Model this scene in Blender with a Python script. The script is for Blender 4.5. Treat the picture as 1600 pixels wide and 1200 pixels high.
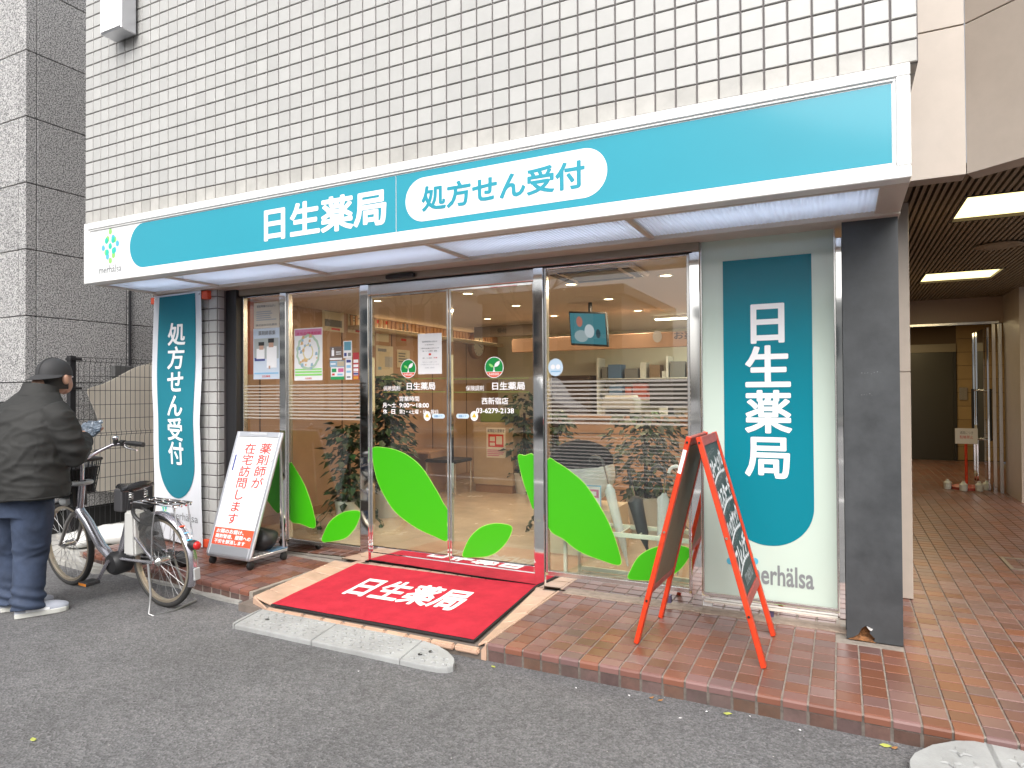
import bpy, bmesh, math, random
from mathutils import Vector, Matrix, Euler, noise
random.seed(11)
PI = math.pi
R_ = math.radians
for o in list(bpy.data.objects):
    bpy.data.objects.remove(o)
S = bpy.context.scene
C = S.collection

# ---------------------------------------------------------------- camera, sky, sun, exposure
F_PX = 1030.0                                   # focal length in pixels of the 1600 px wide photograph
YAW, PIT, ROL = R_(26.5), R_(0.7), R_(-0.35)
EYE = Vector((6.427, -3.775, 1.265))
_r = Vector((math.cos(YAW), math.sin(YAW), 0)); _f = Vector((-math.sin(YAW), math.cos(YAW), 0)); _u = Vector((0, 0, 1))
_f2 = _f*math.cos(PIT) + _u*math.sin(PIT); _u2 = _u*math.cos(PIT) - _f*math.sin(PIT)
_r3 = _r*math.cos(ROL) + _u2*math.sin(ROL); _u3 = _u2*math.cos(ROL) - _r*math.sin(ROL)
cam = bpy.data.cameras.new('camera'); cam.sensor_width = 36; cam.lens = F_PX/1600*36
cam.clip_start = 0.05; cam.clip_end = 1000
camo = bpy.data.objects.new('camera', cam); C.objects.link(camo)
camo.matrix_world = Matrix(((_r3.x, _u3.x, -_f2.x, EYE.x), (_r3.y, _u3.y, -_f2.y, EYE.y), (_r3.z, _u3.z, -_f2.z, EYE.z), (0, 0, 0, 1)))
S.camera = camo

SUN_EL, SUN_AZ = R_(47), R_(165)                # high behind the photographer; overcast
w = bpy.data.worlds.new('World'); S.world = w; w.use_nodes = True
nt = w.node_tree; nt.nodes.clear()
sky = nt.nodes.new('ShaderNodeTexSky'); sky.sky_type = 'NISHITA'; sky.sun_disc = False
sky.sun_elevation = SUN_EL; sky.sun_rotation = SUN_AZ; sky.dust_density = 6; sky.air_density = 1.0; sky.ozone_density = 1.0
hs = nt.nodes.new('ShaderNodeHueSaturation'); hs.inputs['Saturation'].default_value = 0.22
bg = nt.nodes.new('ShaderNodeBackground'); bg.inputs[1].default_value = 0.15
wo = nt.nodes.new('ShaderNodeOutputWorld')
nt.links.new(sky.outputs[0], hs.inputs['Color']); nt.links.new(hs.outputs[0], bg.inputs[0]); nt.links.new(bg.outputs[0], wo.inputs[0])
sun = bpy.data.lights.new('sun', 'SUN'); sun.energy = 1.3; sun.angle = R_(60); sun.color = (1.0, 0.97, 0.93)
suno = bpy.data.objects.new('sun', sun); C.objects.link(suno)
_sd = Vector((math.sin(SUN_AZ)*math.cos(SUN_EL), math.cos(SUN_AZ)*math.cos(SUN_EL), math.sin(SUN_EL)))
suno.rotation_euler = _sd.to_track_quat('Z', 'Y').to_euler()
S.view_settings.view_transform = 'Standard'; S.view_settings.look = 'None'
S.view_settings.exposure = 0.66; S.view_settings.gamma = 1; S.view_settings.use_curve_mapping = False
S.render.engine = 'CYCLES'
S.cycles.max_bounces = 8; S.cycles.diffuse_bounces = 4; S.cycles.glossy_bounces = 4; S.cycles.transmission_bounces = 6
S.cycles.transparent_max_bounces = 16; S.cycles.caustics_reflective = False; S.cycles.caustics_refractive = False
S.cycles.use_denoising = True; S.cycles.sample_clamp_indirect = 6

# photograph measurements to metres: where the sight line of photo pixel (px,py) meets a real plane of the place
def _ray(px, py): return _r3*((px-800)/F_PX) + _u3*((600-py)/F_PX) + _f2
def gy(px, py, Y): d = _ray(px, py); return EYE + d*((Y-EYE.y)/d.y)
def gz(px, py, Z): d = _ray(px, py); return EYE + d*((Z-EYE.z)/d.z)
def gx(px, py, X): d = _ray(px, py); return EYE + d*((X-EYE.x)/d.x)

# ---------------------------------------------------------------- materials
_mc = {}
def M(name, col, rough=0.5, metal=0.0, spec=0.5, var=0.0, vscale=4.0, bump=0.0, bscale=60.0, rnd=0.0, hue=0.0, emit=None, es=1.0, coat=0.0, dirt=0.0, rvar=0.0, bdet=2.0):
    if name in _mc: return _mc[name]
    m = bpy.data.materials.new(name); m.use_nodes = True; nt = m.node_tree; L = nt.links
    b = nt.nodes['Principled BSDF']
    b.inputs['Roughness'].default_value = rough; b.inputs['Metallic'].default_value = metal
    b.inputs['Specular IOR Level'].default_value = spec
    if coat: b.inputs['Coat Weight'].default_value = coat; b.inputs['Coat Roughness'].default_value = 0.08
    c4 = (col[0], col[1], col[2], 1)
    b.inputs['Base Color'].default_value = c4
    if emit: b.inputs['Emission Color'].default_value = (*emit, 1); b.inputs['Emission Strength'].default_value = es
    geo = None
    def pos():
        nonlocal geo
        if geo is None: geo = nt.nodes.new('ShaderNodeNewGeometry')
        return geo.outputs['Position']
    src = None
    if var or rnd or hue or dirt:
        fac = []
        if var:
            n = nt.nodes.new('ShaderNodeTexNoise'); n.inputs['Scale'].default_value = vscale; n.inputs['Detail'].default_value = 6; n.inputs['Roughness'].default_value = 0.65
            L.new(pos(), n.inputs['Vector'])
            mr = nt.nodes.new('ShaderNodeMapRange'); mr.inputs[1].default_value = 0.3; mr.inputs[2].default_value = 0.7
            mr.inputs[3].default_value = 1-var; mr.inputs[4].default_value = 1+var
            L.new(n.outputs['Fac'], mr.inputs[0]); fac.append(mr.outputs[0])
            if rvar:
                m2 = nt.nodes.new('ShaderNodeMapRange'); m2.inputs[1].default_value = 0.3; m2.inputs[2].default_value = 0.7
                m2.inputs[3].default_value = max(0.02, rough-rvar); m2.inputs[4].default_value = rough+rvar
                L.new(n.outputs['Fac'], m2.inputs[0]); L.new(m2.outputs[0], b.inputs['Roughness'])
        rv = None
        if rnd or hue:
            pos()
            oi = nt.nodes.new('ShaderNodeObjectInfo')
            ad = nt.nodes.new('ShaderNodeMath'); ad.operation = 'ADD'; L.new(oi.outputs['Random'], ad.inputs[0]); L.new(geo.outputs['Random Per Island'], ad.inputs[1])
            fr = nt.nodes.new('ShaderNodeMath'); fr.operation = 'FRACT'; L.new(ad.outputs[0], fr.inputs[0]); rv = fr.outputs[0]
        if rnd:
            mr = nt.nodes.new('ShaderNodeMapRange'); mr.inputs[3].default_value = 1-rnd; mr.inputs[4].default_value = 1+rnd
            L.new(rv, mr.inputs[0]); fac.append(mr.outputs[0])
        f = fac[0] if fac else None
        for g in fac[1:]:
            mm = nt.nodes.new('ShaderNodeMath'); mm.operation = 'MULTIPLY'; L.new(f, mm.inputs[0]); L.new(g, mm.inputs[1]); f = mm.outputs[0]
        hsv = nt.nodes.new('ShaderNodeHueSaturation'); hsv.inputs['Color'].default_value = c4
        if f is not None: L.new(f, hsv.inputs['Value'])
        if hue:
            m5 = nt.nodes.new('ShaderNodeMath'); m5.operation = 'MULTIPLY'; m5.inputs[1].default_value = 7.31; L.new(rv, m5.inputs[0])
            f5 = nt.nodes.new('ShaderNodeMath'); f5.operation = 'FRACT'; L.new(m5.outputs[0], f5.inputs[0])
            mh = nt.nodes.new('ShaderNodeMapRange'); mh.inputs[3].default_value = 0.5-hue; mh.inputs[4].default_value = 0.5+hue
            L.new(f5.outputs[0], mh.inputs[0]); L.new(mh.outputs[0], hsv.inputs['Hue'])
            ms = nt.nodes.new('ShaderNodeMapRange'); ms.inputs[3].default_value = 0.65; ms.inputs[4].default_value = 1.15
            L.new(f5.outputs[0], ms.inputs[0]); L.new(ms.outputs[0], hsv.inputs['Saturation'])
        src = hsv.outputs[0]
        if dirt:
            n = nt.nodes.new('ShaderNodeTexNoise'); n.inputs['Scale'].default_value = 1.7; n.inputs['Detail'].default_value = 8; n.inputs['Roughness'].default_value = 0.7
            L.new(pos(), n.inputs['Vector'])
            mr = nt.nodes.new('ShaderNodeMapRange'); mr.inputs[1].default_value = 0.48; mr.inputs[2].default_value = 0.75; mr.inputs[4].default_value = dirt
            L.new(n.outputs['Fac'], mr.inputs[0])
            mx = nt.nodes.new('ShaderNodeMix'); mx.data_type = 'RGBA'; L.new(mr.outputs[0], mx.inputs[0]); L.new(src, mx.inputs[6]); mx.inputs[7].default_value = (0.09, 0.075, 0.06, 1)
            src = mx.outputs[2]
        L.new(src, b.inputs['Base Color'])
    if bump:
        n = nt.nodes.new('ShaderNodeTexNoise'); n.inputs['Scale'].default_value = bscale; n.inputs['Detail'].default_value = bdet
        L.new(pos(), n.inputs['Vector'])
        bp = nt.nodes.new('ShaderNodeBump'); bp.inputs['Strength'].default_value = bump; bp.inputs['Distance'].default_value = 0.01
        L.new(n.outputs['Fac'], bp.inputs['Height']); L.new(bp.outputs[0], b.inputs['Normal'])
    _mc[name] = m
    return m

def granite(name, lo, hi, scale):
    m = M(name, hi, 0.55); nt = m.node_tree; L = nt.links; b = nt.nodes['Principled BSDF']
    g = nt.nodes.new('ShaderNodeNewGeometry')
    n = nt.nodes.new('ShaderNodeTexNoise'); n.inputs['Scale'].default_value = scale; n.inputs['Detail'].default_value = 2.5; n.inputs['Roughness'].default_value = 0.6
    L.new(g.outputs['Position'], n.inputs['Vector'])
    cr = nt.nodes.new('ShaderNodeValToRGB'); e = cr.color_ramp.elements
    e[0].position = 0.40; e[0].color = (*lo, 1); e[1].position = 0.62; e[1].color = (*hi, 1)
    mid = e.new(0.5); mid.color = tuple((lo[i]*0.45+hi[i]*0.55) for i in range(3)) + (1,)
    L.new(n.outputs['Fac'], cr.inputs[0])
    oi = nt.nodes.new('ShaderNodeObjectInfo'); mr = nt.nodes.new('ShaderNodeMapRange'); mr.inputs[3].default_value = 0.9; mr.inputs[4].default_value = 1.08
    L.new(oi.outputs['Random'], mr.inputs[0])
    hv = nt.nodes.new('ShaderNodeHueSaturation'); L.new(mr.outputs[0], hv.inputs['Value']); L.new(cr.outputs[0], hv.inputs['Color'])
    L.new(hv.outputs[0], b.inputs['Base Color'])
    return m

def asphalt():
    m = M('asphalt', (0.07, 0.07, 0.072), 0.85); nt = m.node_tree; L = nt.links; b = nt.nodes['Principled BSDF']
    g = nt.nodes.new('ShaderNodeNewGeometry')
    def noise_(sc, det=3, ro=0.6):
        n = nt.nodes.new('ShaderNodeTexNoise'); n.inputs['Scale'].default_value = sc; n.inputs['Detail'].default_value = det; n.inputs['Roughness'].default_value = ro
        L.new(g.outputs['Position'], n.inputs['Vector']); return n.outputs['Fac']
    def mr_(src, a, b_, c, d):
        mr = nt.nodes.new('ShaderNodeMapRange'); mr.inputs[1].default_value = a; mr.inputs[2].default_value = b_; mr.inputs[3].default_value = c; mr.inputs[4].default_value = d
        L.new(src, mr.inputs[0]); return mr.outputs[0]
    fine = noise_(130, 3, 0.7); big = noise_(0.9, 6, 0.6); mid = noise_(9, 5, 0.7)
    vo = nt.nodes.new('ShaderNodeTexVoronoi'); vo.inputs['Scale'].default_value = 85; L.new(g.outputs['Position'], vo.inputs['Vector'])
    sep = nt.nodes.new('ShaderNodeSeparateColor'); L.new(vo.outputs['Color'], sep.inputs[0])
    def mul(a, b_):
        mm = nt.nodes.new('ShaderNodeMath'); mm.operation = 'MULTIPLY'; L.new(a, mm.inputs[0]); L.new(b_, mm.inputs[1]); return mm.outputs[0]
    v = mul(mul(mr_(fine, 0.32, 0.7, 0.62, 1.45), mr_(big, 0.3, 0.7, 0.82, 1.18)), mr_(mid, 0.3, 0.7, 0.9, 1.1))
    st = mr_(sep.outputs[0], 0.0, 1.0, 0.74, 1.26)
    v = mul(v, st)
    hv = nt.nodes.new('ShaderNodeHueSaturation'); hv.inputs['Color'].default_value = (0.125, 0.123, 0.125, 1); L.new(v, hv.inputs['Value'])
    # sparse pale chips
    v2 = nt.nodes.new('ShaderNodeTexVoronoi'); v2.inputs['Scale'].default_value = 34; v2.inputs['Randomness'].default_value = 1.0; L.new(g.outputs['Position'], v2.inputs['Vector'])
    chip = mr_(v2.outputs['Distance'], 0.06, 0.13, 1.0, 0.0)
    s2 = nt.nodes.new('ShaderNodeSeparateColor'); L.new(v2.outputs['Color'], s2.inputs[0])
    pick = mr_(s2.outputs[1], 0.93, 0.95, 0.0, 0.85)
    mx = nt.nodes.new('ShaderNodeMix'); mx.data_type = 'RGBA'; L.new(mul(chip, pick), mx.inputs[0]); L.new(hv.outputs[0], mx.inputs[6]); mx.inputs[7].default_value = (0.5, 0.48, 0.45, 1)
    L.new(mx.outputs[2], b.inputs['Base Color'])
    bp = nt.nodes.new('ShaderNodeBump'); bp.inputs['Strength'].default_value = 0.65; bp.inputs['Distance'].default_value = 0.006
    ad = nt.nodes.new('ShaderNodeMath'); ad.operation = 'ADD'; L.new(fine, ad.inputs[0]); L.new(vo.outputs['Distance'], ad.inputs[1])
    L.new(ad.outputs[0], bp.inputs['Height']); L.new(bp.outputs[0], b.inputs['Normal'])
    return m

def glass(name, tint=(0.93, 0.97, 0.95), refl=1.0, film=0.0):
    m = bpy.data.materials.new(name); m.use_nodes = True; nt = m.node_tree; L = nt.links; nt.nodes.clear()
    t = nt.nodes.new('ShaderNodeBsdfTransparent'); t.inputs[0].default_value = (*tint, 1)
    gl = nt.nodes.new('ShaderNodeBsdfGlossy'); gl.inputs['Roughness'].default_value = 0.0; gl.inputs[0].default_value = (0.95, 0.97, 1, 1)
    fr = nt.nodes.new('ShaderNodeFresnel'); fr.inputs[0].default_value = 1.5
    mu = nt.nodes.new('ShaderNodeMath'); mu.operation = 'MULTIPLY'; mu.inputs[1].default_value = refl; mu.use_clamp = True
    ge = nt.nodes.new('ShaderNodeNewGeometry'); iv = nt.nodes.new('ShaderNodeMath'); iv.operation = 'SUBTRACT'; iv.inputs[0].default_value = 1.0; L.new(ge.outputs['Backfacing'], iv.inputs[1])
    m0 = nt.nodes.new('ShaderNodeMath'); m0.operation = 'MULTIPLY'; L.new(fr.outputs[0], m0.inputs[0]); L.new(iv.outputs[0], m0.inputs[1])
    L.new(m0.outputs[0], mu.inputs[0])
    mx = nt.nodes.new('ShaderNodeMixShader'); L.new(mu.outputs[0], mx.inputs[0]); L.new(t.outputs[0], mx.inputs[1]); L.new(gl.outputs[0], mx.inputs[2])
    out = nt.nodes.new('ShaderNodeOutputMaterial'); L.new(mx.outputs[0], out.inputs[0])
    return m

def sheer(name, col, alpha, rough=0.5):
    m = bpy.data.materials.new(name); m.use_nodes = True; nt = m.node_tree; b = nt.nodes['Principled BSDF']
    b.inputs['Base Color'].default_value = (*col, 1); b.inputs['Alpha'].default_value = alpha; b.inputs['Roughness'].default_value = rough
    return m

def translucent(name, col, glow=0.5, rough=0.3):
    m = bpy.data.materials.new(name); m.use_nodes = True; nt = m.node_tree; L = nt.links
    b = nt.nodes['Principled BSDF']; b.inputs['Base Color'].default_value = (*col, 1); b.inputs['Roughness'].default_value = rough
    t = nt.nodes.new('ShaderNodeBsdfTranslucent'); t.inputs[0].default_value = (*col, 1)
    mx = nt.nodes.new('ShaderNodeMixShader'); mx.inputs[0].default_value = glow
    L.new(b.outputs[0], mx.inputs[1]); L.new(t.outputs[0], mx.inputs[2]); L.new(mx.outputs[0], nt.nodes['Material Output'].inputs[0])
    return m

def lamp_mat(name, col, strength):
    m = bpy.data.materials.new(name); m.use_nodes = True; nt = m.node_tree; nt.nodes.clear()
    e = nt.nodes.new('ShaderNodeEmission'); e.inputs[0].default_value = (*col, 1); e.inputs[1].default_value = strength
    out = nt.nodes.new('ShaderNodeOutputMaterial'); nt.links.new(e.outputs[0], out.inputs[0]); return m

white_tile = M('white_tile', (0.44, 0.438, 0.424), 0.22, var=0.04, vscale=9, rnd=0.05, bump=0.02, bscale=30)
grout_dark = M('dark_grout', (0.15, 0.135, 0.135), 0.9)
red_tile = M('red_tile', (0.172, 0.070, 0.050), 0.33, spec=0.32, var=0.07, vscale=3, rnd=0.22, hue=0.009)
nose_tile = M('red_nose_tile', (0.19, 0.078, 0.060), 0.42, spec=0.35, var=0.07, vscale=3, rnd=0.16, hue=0.012)
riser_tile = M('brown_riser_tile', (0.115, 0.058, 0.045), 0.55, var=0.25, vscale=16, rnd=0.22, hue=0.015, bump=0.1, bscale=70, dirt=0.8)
pink_tile = M('pink_tile', (0.55, 0.36, 0.26), 0.5, var=0.1, vscale=12, rnd=0.07, bump=0.05, bscale=90, dirt=0.35)
grout_floor = M('floor_grout', (0.28, 0.24, 0.205), 0.9, var=0.25, vscale=20)
concrete = M('concrete', (0.36, 0.35, 0.325), 0.9, var=0.25, vscale=7, bump=0.3, bscale=80, dirt=0.4)
asph = asphalt()
gran_front = granite('grey_granite', (0.085, 0.085, 0.087), (0.56, 0.55, 0.54), 95)
joint_black = M('black_joint', (0.02, 0.02, 0.02), 0.9)
sign_white = M('white_sign_paint', (0.80, 0.80, 0.79), 0.3)
sign_face = M('white_acrylic', (0.82, 0.83, 0.83), 0.12)
sign_teal = M('teal_acrylic', (0.018, 0.29, 0.385), 0.10, var=0.03, vscale=1.2)
teal_cloth = M('teal_cloth', (0.003, 0.175, 0.235), 0.75, bump=0.05, bscale=300)
teal_panel = M('teal_film', (0.004, 0.20, 0.265), 0.25, spec=0.25)
pale_panel = M('pale_green_glass', (0.55, 0.65, 0.575), 0.08)
white_print = M('white_print', (0.88, 0.88, 0.89), 0.5)
steel = M('polished_steel', (0.84, 0.84, 0.83), 0.05, metal=1.0)
steel_dull = M('brushed_steel', (0.70, 0.69, 0.67), 0.25, metal=1.0)
bronze = M('bronze_metal', (0.30, 0.26, 0.21), 0.35, metal=0.5)
beige_metal = M('beige_metal', (0.60, 0.53, 0.46), 0.4, var=0.06, vscale=3)
black_metal = M('black_metal', (0.018, 0.018, 0.02), 0.4)
dark_col = M('dark_painted_steel', (0.05, 0.054, 0.058), 0.45, var=0.3, vscale=5, bump=0.03, bscale=40, rvar=0.1)
rust = M('rust', (0.20, 0.085, 0.03), 0.9, var=0.6, vscale=40, bump=0.5, bscale=120)
leaf_green = M('leaf_green_film', (0.042, 0.38, 0.003), 0.35)
leaf_edge = M('pale_green_edge', (0.30, 0.62, 0.10), 0.4)
red_mat = M('red_carpet', (0.50, 0.032, 0.052), 0.95, spec=0.1, var=0.16, vscale=7, bump=0.5, bscale=420)
mat_edge = M('black_rubber', (0.025, 0.022, 0.022), 0.7)
red_paint = M('red_paint', (0.62, 0.045, 0.01), 0.45, var=0.2, vscale=30)
red_dark = M('dark_red_paint', (0.36, 0.06, 0.045), 0.5, var=0.25, vscale=25)
brown_board = M('brown_hardboard', (0.22, 0.155, 0.095), 0.7, var=0.1, vscale=6)
chalk_board = M('green_chalkboard', (0.035, 0.062, 0.058), 0.6, var=0.4, vscale=10)
chalk = M('chalk', (0.72, 0.75, 0.76), 0.9)
chalk_dim = M('smudged_chalk', (0.25, 0.29, 0.29), 0.9)
alu = M('aluminium', (0.62, 0.63, 0.66), 0.35, metal=0.85)
silver = M('silver_paint', (0.55, 0.53, 0.58), 0.2, metal=0.9)
chrome = M('chrome', (0.75, 0.75, 0.76), 0.08, metal=1.0)
rubber = M('tyre_rubber', (0.028, 0.027, 0.026), 0.75, bump=0.1, bscale=200)
black_plastic = M('black_plastic', (0.02, 0.02, 0.021), 0.45)
grey_plastic = M('grey_plastic', (0.40, 0.41, 0.41), 0.45)
ramp_grey = M('grey_ramp_plastic', (0.32, 0.325, 0.32), 0.7, var=0.16, vscale=6, bump=0.15, bscale=140, dirt=0.3)
red_print = M('red_print', (0.62, 0.05, 0.04), 0.5)
orange_print = M('orange_red_print', (0.72, 0.09, 0.035), 0.5)
black_print = M('black_print', (0.03, 0.03, 0.03), 0.5)
grey_print = M('grey_print', (0.22, 0.23, 0.24), 0.5)
grey_light = M('light_grey_print', (0.45, 0.46, 0.48), 0.5)
dot_green = M('bright_green_print', (0.28, 0.68, 0.16), 0.4)
dot_blue = M('blue_print', (0.10, 0.45, 0.62), 0.4)
dot_teal = M('teal_print', (0.03, 0.52, 0.38), 0.4)
emblem_green = M('emblem_green', (0.0, 0.27, 0.05), 0.4)
paper = M('white_paper', (0.80, 0.80, 0.80), 0.7)
cream = M('cream_paper', (0.72, 0.66, 0.55), 0.7)
pink_print = M('pink_print', (0.62, 0.22, 0.36), 0.6)
navy_print = M('navy_print', (0.05, 0.07, 0.25), 0.6)
sky_print = M('sky_blue_print', (0.25, 0.5, 0.72), 0.6)
olive_line = M('olive_line', (0.14, 0.17, 0.03), 0.5)
wood = M('pale_wood', (0.44, 0.275, 0.175), 0.5, var=0.10, vscale=3)
wood_dark = M('brown_wood', (0.33, 0.18, 0.09), 0.5, var=0.12, vscale=4)
cream_wall = M('cream_wall', (0.62, 0.52, 0.38), 0.7, var=0.05, vscale=2)
ceil_mat = M('ceiling_white', (0.60, 0.51, 0.45), 0.8)
int_floor = M('beige_vinyl_floor', (0.52, 0.43, 0.33), 0.22, var=0.12, vscale=3, rvar=0.08)
bright_wall = M('white_wall', (0.72, 0.70, 0.58), 0.7)
leafm = M('plant_leaf', (0.028, 0.06, 0.022), 0.45, rnd=0.45, hue=0.02)
soil = M('soil', (0.05, 0.035, 0.025), 0.9)
pot_white = M('white_pot', (0.66, 0.65, 0.60), 0.35)
beige_stone = M('beige_stone', (0.455, 0.39, 0.33), 0.3, var=0.045, vscale=8, bump=0.01)
slat = M('brown_slat', (0.22, 0.165, 0.11), 0.5, var=0.06)
gl_shop = glass('shop_glass', refl=2.5)
gl_door = glass('door_glass', refl=2.5)
frost = sheer('frosted_film', (0.58, 0.55, 0.50), 0.52)
frost_thin = sheer('thin_frosted_film', (0.62, 0.60, 0.56), 0.14)
clear_plastic = sheer('clear_vinyl', (0.80, 0.84, 0.84), 0.45, 0.15)

# ---------------------------------------------------------------- mesh helpers
def wloc(o):
    v = Vector((0, 0, 0))
    while o is not None: v += o.location; o = o.parent
    return v

def tag(o, label=None, cat=None, group=None, kind=None):
    if label: o['label'] = label
    if cat: o['category'] = cat
    if group: o['group'] = group
    if kind: o['kind'] = kind
    return o

def thing(name, label, cat, loc=(0, 0, 0), rz=0.0, group=None):
    o = bpy.data.objects.new(name, None); C.objects.link(o); o.empty_display_size = 0.1
    o.location = loc; o.rotation_euler = (0, 0, rz)
    return tag(o, label, cat, group)

class MB:
    def __init__(s): s.v = []; s.f = []
    def add(s, vs, fs):
        n = len(s.v); s.v += [Vector(v) for v in vs]; s.f += [tuple(i+n for i in f) for f in fs]; return s
    def poly(s, pts): return s.add(pts, [tuple(range(len(pts)))])
    def box(s, x0, x1, y0, y1, z0, z1):
        return s.add([(x0, y0, z0), (x1, y0, z0), (x1, y1, z0), (x0, y1, z0), (x0, y0, z1), (x1, y0, z1), (x1, y1, z1), (x0, y1, z1)],
                     [(0, 3, 2, 1), (4, 5, 6, 7), (0, 1, 5, 4), (1, 2, 6, 5), (2, 3, 7, 6), (3, 0, 4, 7)])
    def beam(s, a, b, wd, ht, up=(0, 0, 1)):
        a = Vector(a); b = Vector(b); d = (b-a).normalized(); sd = d.cross(Vector(up)).normalized(); u = sd.cross(d)
        q = [sd*(i*wd/2)+u*(j*ht/2) for i, j in ((-1, -1), (1, -1), (1, 1), (-1, 1))]
        return s.add([a+k for k in q]+[b+k for k in q], [(3, 2, 1, 0), (4, 5, 6, 7), (0, 1, 5, 4), (1, 2, 6, 5), (2, 3, 7, 6), (3, 0, 4, 7)])
    def prism(s, pts, vec):
        n = len(pts); vec = Vector(vec); pts = [Vector(p) for p in pts]
        return s.add(pts+[p+vec for p in pts], [tuple(range(n))[::-1], tuple(range(n, 2*n))]+[(i, (i+1) % n, n+(i+1) % n, n+i) for i in range(n)])
    def tube(s, pts, r, n=8, closed=False, caps=True):
        pts = [Vector(p) for p in pts]; k = len(pts); rs = r if isinstance(r, (list, tuple)) else [r]*k
        base = len(s.v); pu = None
        for i, p in enumerate(pts):
            if closed: t = pts[(i+1) % k]-pts[i-1]
            else: t = pts[min(i+1, k-1)]-pts[max(i-1, 0)]
            t.normalize()
            if pu is None:
                pu = Vector((0, 0, 1)) if abs(t.z) < 0.9 else Vector((1, 0, 0))
            u = (pu - t*pu.dot(t)).normalized(); pu = u; v = t.cross(u)
            for j in range(n):
                a = 2*PI*j/n; s.v.append(p+(u*math.cos(a)+v*math.sin(a))*rs[i])
        m = k if closed else k-1
        for i in range(m):
            for j in range(n):
                a = base+i*n+j; b = base+i*n+(j+1) % n; c = base+((i+1) % k)*n+(j+1) % n; d = base+((i+1) % k)*n+j
                s.f.append((a, b, c, d))
        if caps and not closed:
            s.f.append(tuple(base+j for j in range(n))[::-1]); s.f.append(tuple(base+(k-1)*n+j for j in range(n)))
        return s
    def cyl(s, a, b, r, n=12): return s.tube([a, b], r, n)
    def lathe(s, c, prof, n=20, axis=2, cap=True):
        c = Vector(c); base = len(s.v); k = len(prof)
        for r, h in prof:
            for j in range(n):
                a = 2*PI*j/n; x, y = r*math.cos(a), r*math.sin(a)
                s.v.append(c+(Vector((x, y, h)) if axis == 2 else Vector((x, h, y)) if axis == 1 else Vector((h, x, y))))
        for i in range(k-1):
            for j in range(n): s.f.append((base+i*n+j, base+i*n+(j+1) % n, base+(i+1)*n+(j+1) % n, base+(i+1)*n+j))
        if cap: s.f.append(tuple(base+j for j in range(n))[::-1]); s.f.append(tuple(base+(k-1)*n+j for j in range(n)))
        return s
    def ball(s, c, r, n=12, m=8):
        c = Vector(c); r = r if isinstance(r, (tuple, list)) else (r, r, r); base = len(s.v)
        for i in range(1, m):
            t = PI*i/m
            for j in range(n):
                a = 2*PI*j/n; s.v.append(c+Vector((r[0]*math.sin(t)*math.cos(a), r[1]*math.sin(t)*math.sin(a), r[2]*math.cos(t))))
        top = len(s.v); s.v.append(c+Vector((0, 0, r[2]))); s.v.append(c-Vector((0, 0, r[2])))
        for i in range(m-2):
            for j in range(n): s.f.append((base+i*n+j, base+(i+1)*n+j, base+(i+1)*n+(j+1) % n, base+i*n+(j+1) % n))
        for j in range(n):
            s.f.append((top, base+j, base+(j+1) % n)); s.f.append((top+1, base+(m-2)*n+(j+1) % n, base+(m-2)*n+j))
        return s
    def disc(s, c, rx, rz, n=24, Y=None, a0=0, a1=2*PI):
        c = Vector(c); return s.poly([c+Vector((rx*math.cos(a0+(a1-a0)*i/n), 0, rz*math.sin(a0+(a1-a0)*i/n))) for i in range(n)])
    def mesh(s, name, smooth=False, bevel=0.0, shift=None, fixn=True, seg=1):
        me = bpy.data.meshes.new(name)
        vs = s.v if shift is None else [v-shift for v in s.v]
        me.from_pydata([tuple(v) for v in vs], [], s.f)
        if fixn or bevel:
            bm = bmesh.new(); bm.from_mesh(me)
            if fixn: bmesh.ops.recalc_face_normals(bm, faces=bm.faces)
            if bevel:
                ed = [e for e in bm.edges if len(e.link_faces) == 2 and e.calc_face_angle(0) > 0.6]
                bmesh.ops.bevel(bm, geom=ed, offset=bevel, segments=seg, affect='EDGES', clamp_overlap=True)
            bm.to_mesh(me); bm.free()
        if smooth:
            me.shade_smooth(); me.set_sharp_from_angle(angle=R_(42))
        me.update(); return me
    def build(s, name, mat, parent=None, smooth=False, bevel=0.0, world=True, fixn=True, kind=None, seg=1):
        sh = wloc(parent) if (parent is not None and world) else None
        me = s.mesh(name, smooth, bevel, sh, fixn, seg); me.materials.append(mat)
        o = bpy.data.objects.new(name, me); C.objects.link(o)
        if parent is not None: o.parent = parent
        if kind: o['kind'] = kind
        return o

def place(name, me, mat, parent, loc, rot=None):
    o = bpy.data.objects.new(name, me); C.objects.link(o)
    if mat and not me.materials: me.materials.append(mat)
    o.parent = parent; o.location = Vector(loc)-(wloc(parent) if parent else Vector())
    if rot: o.rotation_euler = rot
    return o

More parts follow.
